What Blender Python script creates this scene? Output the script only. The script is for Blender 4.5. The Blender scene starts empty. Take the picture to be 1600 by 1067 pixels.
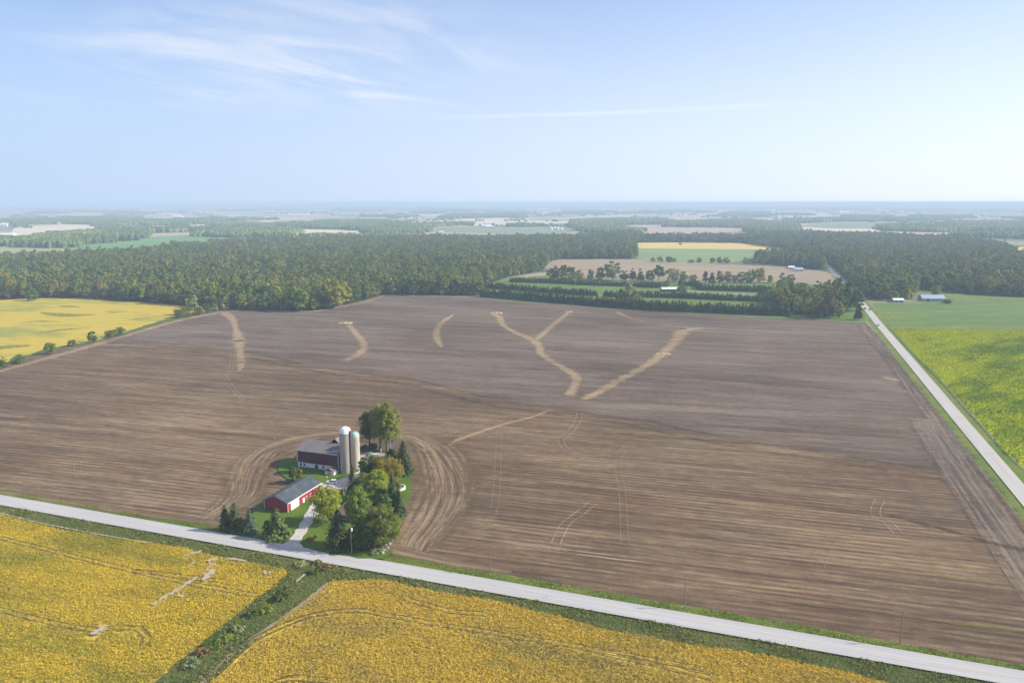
import bpy, math, random
import numpy as np
from mathutils import Vector, Matrix

# ------------------------------------------------------------------ camera, sky, sun, exposure
sc = bpy.context.scene
H = 115.0; FPX = 1178.0; PITCH = math.radians(10.46); CX = 800.0; CY = 533.5
camd = bpy.data.cameras.new('camera'); cam = bpy.data.objects.new('camera', camd)
sc.collection.objects.link(cam)
camd.sensor_width = 36.0; camd.lens = FPX / 1600 * 36
camd.clip_start = 1.0; camd.clip_end = 120000.0
cam.location = (0, 0, H); cam.rotation_euler = (math.pi / 2 - PITCH, 0, 0)
sc.camera = cam
sc.view_settings.view_transform = 'Standard'; sc.view_settings.look = 'None'
sc.view_settings.gamma = 1.0; sc.view_settings.use_curve_mapping = False
sc.view_settings.exposure = 0.58
SUN_EL = math.radians(34.0)
SUN_AZ = math.radians(88.5)          # from +Y towards +X
sun_dir = Vector((math.sin(SUN_AZ) * math.cos(SUN_EL), math.cos(SUN_AZ) * math.cos(SUN_EL), math.sin(SUN_EL)))
sl = bpy.data.lights.new('sun', 'SUN'); sl.energy = 4.7; sl.angle = math.radians(0.53); sl.color = (1.0, 0.93, 0.82)
so = bpy.data.objects.new('sun', sl); sc.collection.objects.link(so)
so.rotation_euler = sun_dir.to_track_quat('Z', 'Y').to_euler()
sc.cycles.max_bounces = 5; sc.cycles.diffuse_bounces = 2; sc.cycles.glossy_bounces = 2
sc.cycles.transparent_max_bounces = 16; sc.cycles.volume_bounces = 0

class NT:
    """short hand for node trees"""
    def __init__(s, tree): s.t = tree; tree.nodes.clear()
    def n(s, typ, **kw):
        nd = s.t.nodes.new(typ)
        for k, v in kw.items(): setattr(nd, k, v)
        return nd
    def l(s, a, b): s.t.links.new(a, b)
    def put(s, sock, v):
        if isinstance(v, bpy.types.NodeSocket): s.l(v, sock)
        else:
            if hasattr(sock.default_value, '__len__') and not isinstance(v, (int, float)):
                v = tuple(v)
                if len(sock.default_value) == 4 and len(v) == 3: v = v + (1.0,)
            sock.default_value = v
    def math(s, op, a, b=None, c=None, clamp=False):
        nd = s.n('ShaderNodeMath', operation=op, use_clamp=clamp)
        s.put(nd.inputs[0], a)
        if b is not None: s.put(nd.inputs[1], b)
        if c is not None: s.put(nd.inputs[2], c)
        return nd.outputs[0]
    def vmath(s, op, a, b=None):
        nd = s.n('ShaderNodeVectorMath', operation=op)
        s.put(nd.inputs[0], a)
        if b is not None: s.put(nd.inputs[1], b)
        return nd.outputs['Value'] if op in ('DOT_PRODUCT', 'LENGTH') else nd.outputs[0]
    def mix(s, f, a, b, blend='MIX'):
        nd = s.n('ShaderNodeMix', data_type='RGBA', blend_type=blend)
        s.put(nd.inputs[0], f); s.put(nd.inputs[6], a); s.put(nd.inputs[7], b)
        return nd.outputs[2]
    def ramp(s, f, stops):
        nd = s.n('ShaderNodeValToRGB'); s.put(nd.inputs[0], f)
        el = nd.color_ramp.elements
        while len(el) < len(stops): el.new(0.5)
        for e, (p, c) in zip(el, stops):
            e.position = p; e.color = (c if len(c) == 4 else tuple(c) + (1,)) if hasattr(c, '__len__') else (c, c, c, 1)
        return nd.outputs[0]
    def pos(s): return s.n('ShaderNodeNewGeometry').outputs['Position']
    def mapping(s, vec, rot=0.0, scale=(1, 1, 1), loc=(0, 0, 0)):
        # point type: scale, rotate, translate; rotation first here so do it in two steps
        m = s.n('ShaderNodeMapping'); s.put(m.inputs['Vector'], vec); m.inputs['Rotation'].default_value = (0, 0, rot)
        m2 = s.n('ShaderNodeMapping'); s.l(m.outputs[0], m2.inputs['Vector']); m2.inputs['Scale'].default_value = scale
        m2.inputs['Location'].default_value = loc
        return m2.outputs[0]
    def noise(s, vec, scale=1.0, detail=3.0, rough=0.55, dist=0.0):
        nd = s.n('ShaderNodeTexNoise'); s.put(nd.inputs['Vector'], vec)
        nd.inputs['Scale'].default_value = scale; nd.inputs['Detail'].default_value = detail
        nd.inputs['Roughness'].default_value = rough; nd.inputs['Distortion'].default_value = dist
        return nd.outputs['Fac']
    def maprange(s, v, a, b, c=0.0, d=1.0, smooth=True):
        nd = s.n('ShaderNodeMapRange'); nd.interpolation_type = 'SMOOTHSTEP' if smooth else 'LINEAR'
        s.put(nd.inputs[0], v); s.put(nd.inputs[1], a); s.put(nd.inputs[2], b); s.put(nd.inputs[3], c); s.put(nd.inputs[4], d)
        return nd.outputs[0]

world = bpy.data.worlds.new('World'); sc.world = world; world.use_nodes = True
w = NT(world.node_tree)
sky = w.n('ShaderNodeTexSky'); sky.sky_type = 'NISHITA'; sky.sun_disc = False
sky.sun_elevation = SUN_EL; sky.sun_rotation = SUN_AZ
sky.altitude = 200; sky.air_density = 0.85; sky.dust_density = 0.8; sky.ozone_density = 2.2
tc = w.n('ShaderNodeTexCoord').outputs['Generated']
sep = w.n('ShaderNodeSeparateXYZ'); w.l(tc, sep.inputs[0])
zz = w.math('MAXIMUM', sep.outputs[2], 0.0)
den = w.math('ADD', zz, 0.10)
comb = w.n('ShaderNodeCombineXYZ')
w.l(w.math('DIVIDE', sep.outputs[0], den), comb.inputs[0]); w.l(w.math('DIVIDE', sep.outputs[1], den), comb.inputs[1])
cl = w.mapping(comb.outputs[0], rot=math.radians(-58), scale=(0.75, 1.75, 1), loc=(4.1, 1.7, 0))
c1 = w.noise(cl, 1.0, 6, 0.54, 1.5)
c2 = w.noise(w.mapping(comb.outputs[0], scale=(0.16, 0.16, 1), loc=(0.35, 3.2, 0)), 1.0, 2, 0.5)
bank = w.maprange(w.vmath('LENGTH', w.vmath('SUBTRACT', comb.outputs[0], (-1.0, 3.7, 0))), 0.35, 1.5, 1.0, 0.0)
cir = w.math('MULTIPLY', w.maprange(c1, 0.36, 0.82), w.math('MAXIMUM', bank, w.maprange(c2, 0.50, 0.72, 0, 0.6)))
cir = w.math('MULTIPLY', cir, w.maprange(sep.outputs[2], 0.05, 0.14))
# a long thin streak of cloud
stv = w.math('ADD', w.math('MULTIPLY', sep.outputs[2], 1.0), w.math('MULTIPLY', sep.outputs[0], -0.022))
stv = w.math('ADD', stv, w.math('MULTIPLY', w.math('SUBTRACT', w.noise(tc, 3.0, 3), 0.5), 0.006))
st = w.math('ABSOLUTE', w.math('SUBTRACT', stv, 0.1075))
st = w.maprange(st, 0.0, 0.0045, 1.0, 0.0)
st = w.math('MULTIPLY', st, w.maprange(w.math('ABSOLUTE', w.math('SUBTRACT', sep.outputs[0], 0.10)), 0.12, 0.34, 1.0, 0.0))
st = w.math('MULTIPLY', st, w.maprange(w.noise(w.mapping(tc, scale=(4, 4, 40)), 2.0, 3), 0.3, 0.7, 0.25, 0.6))
cov = w.math('MINIMUM', w.math('ADD', w.math('MULTIPLY', cir, 0.75), w.math('MULTIPLY', st, 0.6)), 0.9)
sdot = w.vmath('DOT_PRODUCT', tc, tuple(sun_dir))
aur = w.math('POWER', w.maprange(sdot, -0.55, 0.95, 0.0, 1.0, False), 1.35)     # the veil glows towards the sun
veil = w.mix(aur, (3.45, 4.45, 6.05), (7.8, 7.9, 8.1))
skyc = w.mix(w.maprange(sep.outputs[2], 0.0, 0.30, 0.94, 0.34), w.mix(1.0, sky.outputs[0], (0.78, 0.94, 1.17), 'MULTIPLY'), veil)       # thin milky veil, thicker low down
skyc = w.mix(cov, skyc, w.mix(aur, (5.4, 5.7, 6.2), (7.8, 7.8, 7.8)))
bg = w.n('ShaderNodeBackground'); w.l(skyc, bg.inputs[0]); bg.inputs[1].default_value = 0.105
wo = w.n('ShaderNodeOutputWorld'); w.l(bg.outputs[0], wo.inputs[0])

# ------------------------------------------------------------------ geometry helpers
def G(px, py, z=0.0):
    """the point of the level ground that a pixel of the survey picture shows"""
    u = (px - CX) / FPX; v = (py - CY) / FPX
    fy = math.cos(PITCH) - v * math.sin(PITCH); dz = -(math.sin(PITCH) + v * math.cos(PITCH))
    t = (H - z) / (-dz)
    return Vector((u * t, fy * t, z))
def HT(px, pb, pt):
    y = G(px, pb).y; v = (pt - CY) / FPX
    fy = math.cos(PITCH) - v * math.sin(PITCH); dz = -(math.sin(PITCH) + v * math.cos(PITCH))
    return H + dz * (y / fy)
def proj(x, y, z=0.0):
    D = y * math.cos(PITCH) + (H - z) * math.sin(PITCH)
    V = (H - z) * math.cos(PITCH) - y * math.sin(PITCH)
    return CX + FPX * x / D, CY + FPX * V / D
def MPP(px, py):
    """metres per photograph pixel across, at that ground point"""
    return (G(px + 1, py) - G(px, py)).x
rng = np.random.default_rng(7); random.seed(7)
UA = math.radians(-19.1); U = Vector((math.cos(UA), math.sin(UA), 0)); V_ = Vector((-math.sin(UA), math.cos(UA), 0))
COL = sc.collection

def tag(o, label=None, cat=None, group=None, kind=None):
    if label: o['label'] = label
    if cat: o['category'] = cat
    if group: o['group'] = group
    if kind: o['kind'] = kind
    return o
def link(name, data, parent=None, loc=None, rz=None):
    o = bpy.data.objects.new(name, data); COL.objects.link(o)
    if parent: o.parent = parent
    if loc is not None: o.location = loc
    if rz is not None: o.rotation_euler = (0, 0, rz)
    return o
def empty(name, loc, rz=0.0, **kw):
    o = link(name, None, None, loc, rz); o.empty_display_size = 0.5
    return tag(o, **kw)

class MB:
    """collects simple solids, then links them as one mesh object"""
    def __init__(s): s.v = []; s.f = []
    def add(s, vs, fs):
        b = len(s.v); s.v += [tuple(p) for p in vs]; s.f += [tuple(i + b for i in f) for f in fs]; return s
    def box(s, x0, y0, z0, x1, y1, z1, M=None):
        vs = [Vector(p) for p in ((x0,y0,z0),(x1,y0,z0),(x1,y1,z0),(x0,y1,z0),(x0,y0,z1),(x1,y0,z1),(x1,y1,z1),(x0,y1,z1))]
        if M: vs = [M @ p for p in vs]
        return s.add(vs, [(0,3,2,1),(4,5,6,7),(0,1,5,4),(1,2,6,5),(2,3,7,6),(3,0,4,7)])
    def tube(s, pts, rads, n=8, cap=True):
        b = len(s.v); pts = [Vector(p) for p in pts]
        for i, (p, r) in enumerate(zip(pts, rads)):
            d = (pts[min(i+1, len(pts)-1)] - pts[max(i-1, 0)])
            d = d.normalized() if d.length > 1e-6 else Vector((0, 0, 1))
            a = d.orthogonal().normalized() if abs(d.z) < 0.95 else (Vector((1, 0, 0)) - d * d.x).normalized()
            c = d.cross(a)
            for k in range(n):
                t = 2 * math.pi * k / n
                s.v.append(tuple(p + (a * math.cos(t) + c * math.sin(t)) * r))
        for i in range(len(pts) - 1):
            for k in range(n):
                k2 = (k + 1) % n
                s.f.append((b+i*n+k, b+i*n+k2, b+(i+1)*n+k2, b+(i+1)*n+k))
        if cap: s.f.append(tuple(b + k for k in range(n))[::-1]); s.f.append(tuple(b + (len(pts)-1)*n + k for k in range(n)))
        return s
    def lathe(s, prof, n=24, c=(0, 0)):
        b = len(s.v)
        for r, z in prof:
            for k in range(n):
                t = 2 * math.pi * k / n; s.v.append((c[0] + r*math.cos(t), c[1] + r*math.sin(t), z))
        for i in range(len(prof) - 1):
            for k in range(n):
                k2 = (k+1) % n; s.f.append((b+i*n+k, b+i*n+k2, b+(i+1)*n+k2, b+(i+1)*n+k))
        return s
    def prism(s, poly, y0, y1, M=None):
        """polygon in x-z pushed along y"""
        n = len(poly); vs = [Vector((p[0], y0, p[1])) for p in poly] + [Vector((p[0], y1, p[1])) for p in poly]
        if M: vs = [M @ p for p in vs]
        fs = [tuple(range(n)), tuple(range(2*n-1, n-1, -1))] + [(i, i+n, (i+1) % n + n, (i+1) % n) for i in range(n)]
        return s.add(vs, fs)
    def mesh(s, name, mat=None, smooth=False):
        me = bpy.data.meshes.new(name); me.from_pydata(s.v, [], s.f); me.update()
        if mat: me.materials.append(mat)
        if smooth: me.shade_smooth()
        return me
    def build(s, name, mat, parent=None, loc=None, rz=None, smooth=False):
        return link(name, s.mesh(name, mat, smooth), parent, loc, rz)

def np_mesh(name, verts, faces4, mat=None, tint=None):
    me = bpy.data.meshes.new(name); nv = len(verts); nf, k = faces4.shape
    me.vertices.add(nv); me.vertices.foreach_set('co', verts.astype(np.float32).ravel())
    me.loops.add(nf * k); me.loops.foreach_set('vertex_index', faces4.astype(np.int32).ravel())
    me.polygons.add(nf)
    me.polygons.foreach_set('loop_start', (np.arange(nf) * k).astype(np.int32))
    me.polygons.foreach_set('loop_total', np.full(nf, k, np.int32))
    if tint is not None:
        a = me.attributes.new('tint', 'FLOAT', 'FACE'); a.data.foreach_set('value', tint.astype(np.float32))
    me.update(calc_edges=True)
    if mat: me.materials.append(mat)
    return me

def smooth_line(pts, step=8.0):
    """Catmull-Rom through ground points [(x,y,w)]"""
    P = [np.array(p, float) for p in pts]; P = [2*P[0]-P[1]] + P + [2*P[-1]-P[-2]]
    out = []
    for i in range(1, len(P) - 2):
        a, b, c, d = P[i-1:i+3]; L = np.hypot(*(c - b)[:2]); n = max(2, int(L / step))
        for k in range(n):
            t = k / n
            out.append(0.5*((2*b) + (c-a)*t + (2*a-5*b+4*c-d)*t*t + (3*b-a-3*c+d)*t**3))
    out.append(P[-2]); return out
def ribbon(name, pxs, mat, z, width=None, kind='structure', world=False, step=None, parent=None, wob=0.0):
    """a strip lying on the ground; pxs = [(px, py, width in m)]; UV = metres along, -1..1 across"""
    pts = []
    for p in pxs:
        g = Vector((p[0], p[1], 0)) if world else G(p[0], p[1])
        pts.append((g.x, g.y, p[2] if len(p) > 2 else width))
    ln = smooth_line(pts, step or max(2.0, (width or pts[0][2])))
    v = []; uv = []; L = 0.0
    for i, q in enumerate(ln):
        a = ln[max(i-1, 0)]; b = ln[min(i+1, len(ln)-1)]
        t = (b - a)[:2]; t = t / (np.hypot(*t) + 1e-9); nrm = np.array((-t[1], t[0]))
        if i: L += float(np.hypot(*(q - ln[i-1])[:2]))
        wj = max(q[2], 0.1) * (1 + wob * (random.random() - 0.5))
        for sgn in (-1, 1):
            v.append((q[0] + nrm[0]*wj/2*sgn, q[1] + nrm[1]*wj/2*sgn, z)); uv.append((L, sgn))
    f = [(2*i, 2*i+2, 2*i+3, 2*i+1) for i in range(len(ln) - 1)]
    f = [(a, b, c, d) for a, b, c, d in f]
    me = bpy.data.meshes.new(name); me.from_pydata(v, [], f); me.update()
    # keep faces upward
    if len(me.polygons) and me.polygons[0].normal.z < 0: me.flip_normals()
    ul = me.uv_layers.new(name='UVMap')
    for lp in me.loops: ul.data[lp.index].uv = uv[lp.vertex_index]
    me.materials.append(mat)
    o = link(name, me, parent)
    if kind: o['kind'] = kind
    return o
def ground_poly(name, pxs, z, mat, world=False, kind='structure', rough=0.0, seg=12.0):
    P = [Vector((p[0], p[1], 0)) if world else G(p[0], p[1]) for p in pxs]
    out = []
    for i in range(len(P)):
        a, b = P[i], P[(i+1) % len(P)]; n = max(1, int((b-a).length / seg)) if rough else 1
        nrm = Vector((-(b-a).y, (b-a).x, 0)); nrm = nrm.normalized() if nrm.length else nrm
        for k in range(n):
            j = (random.random() - 0.5) * 2 * rough if (rough) else 0
            out.append(a.lerp(b, k / n) + nrm * j)
    me = bpy.data.meshes.new(name); me.from_pydata([(p.x, p.y, z) for p in out], [], [tuple(range(len(out)))]); me.update()
    if me.polygons[0].normal.z < 0: me.flip_normals()
    me.materials.append(mat)
    o = link(name, me)
    if kind: o['kind'] = kind
    return o
def inside(px, py, poly):
    """vectorised point in polygon"""
    px = np.asarray(px); py = np.asarray(py); r = np.zeros(px.shape, bool); n = len(poly); j = n - 1
    for i in range(n):
        xi, yi = poly[i][:2]; xj, yj = poly[j][:2]
        if yi != yj:
            c = ((yi > py) != (yj > py)) & (px < (xj - xi) * (py - yi) / (yj - yi) + xi); r ^= c
        j = i
    return r
def gpoly(pxs): return [tuple(G(*p)[:2]) for p in pxs]
def grid_points(poly, sp, jit=0.45):
    a = np.array(poly); x0, y0 = a.min(0); x1, y1 = a.max(0)
    X, Y = np.meshgrid(np.arange(x0, x1, sp), np.arange(y0, y1, sp * 0.88))
    X = X + (np.arange(X.shape[0]) % 2)[:, None] * sp / 2
    X = X + rng.uniform(-jit, jit, X.shape) * sp; Y = Y + rng.uniform(-jit, jit, Y.shape) * sp
    X = X.ravel(); Y = Y.ravel(); m = inside(X, Y, poly)
    return np.stack([X[m], Y[m]], 1)
def in_frame(P, top=24, m=60):
    D = P[:, 1] * math.cos(PITCH) + (H - 10) * math.sin(PITCH)
    X = CX + FPX * P[:, 0] / D
    return (P[:, 1] > 60) & (X > -m) & (X < 1600 + m)

def scatter(name, P, protos, scale=(0.8, 1.2), mat=None, kind='stuff', rot=None, z=0.0):
    """one object that sets copies of the protos on points with geometry nodes"""
    pc = bpy.data.collections.new(name + '_source')
    for i, me in enumerate(protos):
        o = bpy.data.objects.new('%s_source_%02d' % (name, i), me); pc.objects.link(o)
    n = len(P); me = bpy.data.meshes.new(name); me.vertices.add(n)
    co = np.zeros((n, 3), np.float32); co[:, :2] = P[:, :2]; co[:, 2] = z
    me.vertices.foreach_set('co', co.ravel())
    def att(nm, typ, arr):
        a = me.attributes.new(nm, typ, 'POINT'); a.data.foreach_set('value', arr)
    att('rot', 'FLOAT', (rng.uniform(0, 6.283, n) if rot is None else rot + rng.integers(0, 4, n) * math.pi / 2).astype(np.float32))
    att('scl', 'FLOAT', (P[:, 2] * rng.uniform(scale[0], scale[1], n) if P.shape[1] > 2 else rng.uniform(scale[0], scale[1], n)).astype(np.float32))
    att('idx', 'INT', rng.integers(0, len(protos), n).astype(np.int32))
    ng = bpy.data.node_groups.new(name + '_nodes', 'GeometryNodeTree')
    ng.interface.new_socket('Geometry', in_out='INPUT', socket_type='NodeSocketGeometry')
    ng.interface.new_socket('Geometry', in_out='OUTPUT', socket_type='NodeSocketGeometry')
    N = ng.nodes; gi = N.new('NodeGroupInput'); go = N.new('NodeGroupOutput')
    ip = N.new('GeometryNodeInstanceOnPoints'); ci = N.new('GeometryNodeCollectionInfo')
    ci.inputs[0].default_value = pc; ci.inputs[1].default_value = True; ci.inputs[2].default_value = True
    def na(nm, t):
        a = N.new('GeometryNodeInputNamedAttribute'); a.data_type = t; a.inputs[0].default_value = nm; return a.outputs[0]
    cx = N.new('ShaderNodeCombineXYZ'); ng.links.new(na('rot', 'FLOAT'), cx.inputs[2])
    ng.links.new(gi.outputs[0], ip.inputs['Points']); ng.links.new(ci.outputs[0], ip.inputs['Instance'])
    ip.inputs['Pick Instance'].default_value = True
    ng.links.new(na('idx', 'INT'), ip.inputs['Instance Index']); ng.links.new(cx.outputs[0], ip.inputs['Rotation'])
    ng.links.new(na('scl', 'FLOAT'), ip.inputs['Scale']); ng.links.new(ip.outputs[0], go.inputs[0])
    o = link(name, me); md = o.modifiers.new('scatter', 'NODES'); md.node_group = ng
    if kind: o['kind'] = kind
    return o
# ------------------------------------------------------------------ materials
def new_mat(name):
    m = bpy.data.materials.new(name); m.use_nodes = True; return m, NT(m.node_tree)
def finish(nt, col, rough=0.9, bump=None, bstr=0.3, bdist=0.1, spec=0.25, metal=0.0, alpha=None, transl=0.0):
    b = nt.n('ShaderNodeBsdfPrincipled'); nt.put(b.inputs['Base Color'], col); nt.put(b.inputs['Roughness'], rough)
    b.inputs['Specular IOR Level'].default_value = spec; b.inputs['Metallic'].default_value = metal
    if bump is not None:
        bn = nt.n('ShaderNodeBump'); nt.put(bn.inputs['Height'], bump); bn.inputs['Strength'].default_value = bstr
        bn.inputs['Distance'].default_value = bdist; nt.l(bn.outputs[0], b.inputs['Normal'])
    out = b.outputs[0]
    if transl:
        t = nt.n('ShaderNodeBsdfTranslucent'); nt.put(t.inputs[0], col)
        mx = nt.n('ShaderNodeMixShader'); mx.inputs[0].default_value = transl; nt.l(out, mx.inputs[1]); nt.l(t.outputs[0], mx.inputs[2]); out = mx.outputs[0]
    if alpha is not None:
        tr = nt.n('ShaderNodeBsdfTransparent'); mx = nt.n('ShaderNodeMixShader'); nt.put(mx.inputs[0], alpha)
        nt.l(tr.outputs[0], mx.inputs[1]); nt.l(out, mx.inputs[2]); out = mx.outputs[0]
    o = nt.n('ShaderNodeOutputMaterial'); nt.l(out, o.inputs[0])
def plain(name, col, rough=0.7, var=0.12, scale=2.0, spec=0.3, metal=0.0, streak=None):
    m, t = new_mat(name); p = t.n('ShaderNodeTexCoord').outputs['Object']
    if streak: p = t.mapping(p, scale=streak)
    f = t.noise(p, scale, 4)
    a = tuple(c * (1 - var) for c in col); b = tuple(min(1, c * (1 + var)) for c in col)
    finish(t, t.mix(t.maprange(f, 0.3, 0.7), a, b), rough, spec=spec, metal=metal); return m

ROWS = math.radians(15.2)     # rows run at -15.2 degrees: turn the texture back by this
def ribbon_alpha(t, lo=0.15, hi=0.95, amp=0.9, sc=(0.15, 0.5), ends=True, k=1.0):
    uv = t.n('ShaderNodeUVMap').outputs[0]; s = t.n('ShaderNodeSeparateXYZ'); t.l(uv, s.inputs[0])
    e = t.math('SUBTRACT', 1.0, t.math('ABSOLUTE', s.outputs[1]))
    nz = t.noise(t.mapping(t.pos(), rot=ROWS, scale=(sc[0], sc[1], 1)), 1.0, 4, 0.6)
    v = t.math('ADD', e, t.math('MULTIPLY', t.math('SUBTRACT', nz, 0.5), amp))
    return t.math('MULTIPLY', t.maprange(v, lo, hi), k)
def soil(name, c_dark, c_mid, c_tan, tan_lo=0.5, tan_hi=0.75, alpha=None, contrast=1.0, big=0.5, rows=ROWS, grain=1.0, streak_y=0.17, along=None):
    m, t = new_mat(name); p = t.pos()
    if along: p = t.mapping(t.n('ShaderNodeUVMap').outputs[0], scale=(1, along, 1)); rows = 0.0
    r = t.mapping(p, rot=rows, scale=(1, 1, 1))
    s1 = t.noise(t.mapping(p, rot=rows, scale=(0.009, streak_y, 1)), 1.0, 5, 0.62, 0.35)
    s2 = t.noise(t.mapping(p, rot=rows, scale=(0.045, 0.55, 1), loc=(7, 3, 0)), 1.0, 3, 0.6, 0.2)
    s4 = t.noise(t.mapping(p, rot=rows, scale=(0.16, 1.7, 1), loc=(1, 8, 0)), 1.0, 3, 0.65)
    bg_ = t.noise(t.mapping(p, rot=rows, scale=(0.006, 0.011, 1)), 1.0, 4, 0.55)
    sp = t.noise(p, 1.6, 5, 0.72)
    sp2 = t.noise(p, 0.22, 3, 0.6)
    f = t.math('ADD', t.math('MULTIPLY', s1, 0.34), t.math('MULTIPLY', s2, 0.30))
    f = t.math('ADD', f, t.math('MULTIPLY', s4, 0.24))
    f = t.math('ADD', f, t.math('MULTIPLY', sp2, 0.12))
    f = t.math('ADD', f, t.math('MULTIPLY', t.math('SUBTRACT', bg_, 0.5), big))
    wv = t.n('ShaderNodeTexWave'); wv.wave_type = 'BANDS'; wv.bands_direction = 'Y'; wv.wave_profile = 'SIN'
    t.l(t.mapping(p, rot=rows, scale=(1, 1, 1)), wv.inputs['Vector']); wv.inputs['Scale'].default_value = 0.314 / 3.3 * 1.0 * 3.3 / 3.1
    wv.inputs['Distortion'].default_value = 1.6; wv.inputs['Detail'].default_value = 3; wv.inputs['Detail Scale'].default_value = 0.35; wv.inputs['Detail Roughness'].default_value = .6
    rowamp = t.maprange(t.noise(p, .03, 3), .35, .65, .03, .10)
    f = t.math('ADD', f, t.math('MULTIPLY', t.math('SUBTRACT', wv.outputs['Fac'], 0.5), rowamp))
    gr = t.noise(t.mapping(p, rot=rows, scale=(1.1, 2.6, 1), loc=(2, 2, 0)), 1.0, 3, 0.7)
    f = t.math('ADD', f, t.math('MULTIPLY', t.math('SUBTRACT', gr, 0.5), 0.20))
    col = t.mix(t.maprange(f, 0.40, 0.53), c_dark, c_mid)
    col = t.mix(t.maprange(f, tan_lo, tan_hi), col, c_tan)
    col = t.mix(t.maprange(sp, 0.25, 0.75, 0.0, 0.5 * grain), col, t.mix(0.5, col, c_dark, 'MULTIPLY'))
    col = t.mix(t.maprange(sp, 0.56, 0.8, 0.0, 0.45 * grain), col, c_tan)
    # warm / cool drift
    wz = t.noise(p, 0.02, 3); col = t.mix(t.maprange(wz, 0.3, 0.7, 0.0, 0.5), col, t.mix(1.0, col, (1.10, 0.97, 0.84), 'MULTIPLY'))
    ht = t.math('ADD', t.math('MULTIPLY', sp, 0.6), t.math('MULTIPLY', s2, 0.9))
    finish(t, col, 0.95, bump=ht, bstr=0.5, bdist=0.25, spec=0.08, alpha=alpha(t) if alpha else None)
    return m
C_TD = (0.090, 0.065, 0.050); C_TM = (0.152, 0.115, 0.088); C_TT = (0.235, 0.190, 0.145)      # tilled upper part
C_SD = (0.092, 0.061, 0.039); C_SM = (0.158, 0.109, 0.068); C_ST = (0.32, 0.240, 0.145)        # stubble
M_tilled = soil('tilled_soil', C_TD, C_TM, C_TT, 0.50, 0.62, big=0.30, streak_y=0.10)
M_stub = soil('stubble_soil', C_SD, C_SM, C_ST, 0.49, 0.67, big=0.30)
M_stub_f = soil('stubble_soil_edge', C_SD, C_SM, C_ST, 0.49, 0.63, big=0.30, alpha=lambda t: ribbon_alpha(t, 0.1, 0.7, 1.2, (0.03, 0.4)))
M_head = soil('headland_soil', (0.15, 0.105, 0.066), (0.235, 0.168, 0.103), (0.37, 0.275, 0.170), 0.47, 0.60, along=14.0, alpha=lambda t: ribbon_alpha(t, 0.05, 0.8, 1.2, (0.03, 0.25), k=.82))
M_head_r = soil('side_headland_soil', (0.11, 0.085, 0.067), (0.18, 0.142, 0.112), (0.30, 0.245, 0.185), 0.47, 0.66, rows=math.radians(-71), alpha=lambda t: ribbon_alpha(t, 0.05, 0.7, 1.5, (0.02, 0.30), k=.8))
M_strip = soil('pale_straw_strip', (0.22, 0.16, 0.10), (0.33, 0.245, 0.155), (0.45, 0.345, 0.215), 0.48, 0.66, alpha=lambda t: ribbon_alpha(t, 0.05, 0.75, 1.5, (0.06, 0.35), k=0.85))
def track_mat(name, col, k=0.8):
    m, t = new_mat(name); al = ribbon_alpha(t, 0.25, 0.8, 1.9, (0.30, 0.30), k=k)
    finish(t, t.mix(t.noise(t.pos(), 1.2, 3), tuple(c*0.8 for c in col), tuple(c*1.15 for c in col)), 0.95, alpha=al, spec=0.05); return m
M_tr_l = track_mat('light_wheel_track', (0.38, 0.29, 0.19), 0.38)
M_tr_w = track_mat('pale_wheel_track', (0.42, 0.35, 0.26), 0.45)
M_tr_d = track_mat('dark_wheel_track', (0.075, 0.055, 0.040), 0.5)
M_tr_c = track_mat('crop_wheel_track', (0.10, 0.075, 0.03), 0.9)
mb_, t = new_mat('bare_pale_soil'); M_bare = mb_
finish(t, t.mix(t.noise(t.pos(), 2.0, 3), (.30, .24, .17), (.48, .41, .31)), .95, alpha=ribbon_alpha(t, .25, .6, 2.2, (.9, .9)), spec=.05)
M_weedy = track_mat('weedy_green_patch', (0.15, 0.19, 0.04), 0.5)
M_lime_s = track_mat('lime_crop_streak', (0.34, 0.36, 0.05), 0.42)
M_dk_s = track_mat('dark_crop_streak', (0.09, 0.11, 0.03), 0.7)
M_greenfleck = track_mat('weedy_streak', (0.20, 0.18, 0.05), 0.35)

def crop_col(t, a, b, c, s1=0.018, s2=0.35, seed=0.0, rot=ROWS, stretch=2.2, thr=(0.42, 0.66), thr2=(0.5, 0.72)):
    p = t.pos(); q = t.mapping(p, rot=rot, scale=(1/stretch, 1, 0.0), loc=(seed, seed*0.7, 0))
    n1 = t.noise(q, s1, 5, 0.62, 0.4); n2 = t.noise(t.mapping(p, rot=rot, scale=(0.4, 1, 1), loc=(seed+5, 0, 0)), s1 * 5, 4, 0.65); n3 = t.noise(p, s2*4, 3, 0.7)
    f = t.math('ADD', t.math('MULTIPLY', n1, 0.62), t.math('MULTIPLY', n2, 0.38))
    col = t.mix(t.maprange(f, *thr), a, b)
    g = t.math('ADD', t.math('MULTIPLY', n2, 0.5), t.math('MULTIPLY', n3, 0.5))
    col = t.mix(t.maprange(g, thr2[0], thr2[1], 0.0, 0.85), col, c)
    return col, n3
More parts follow.
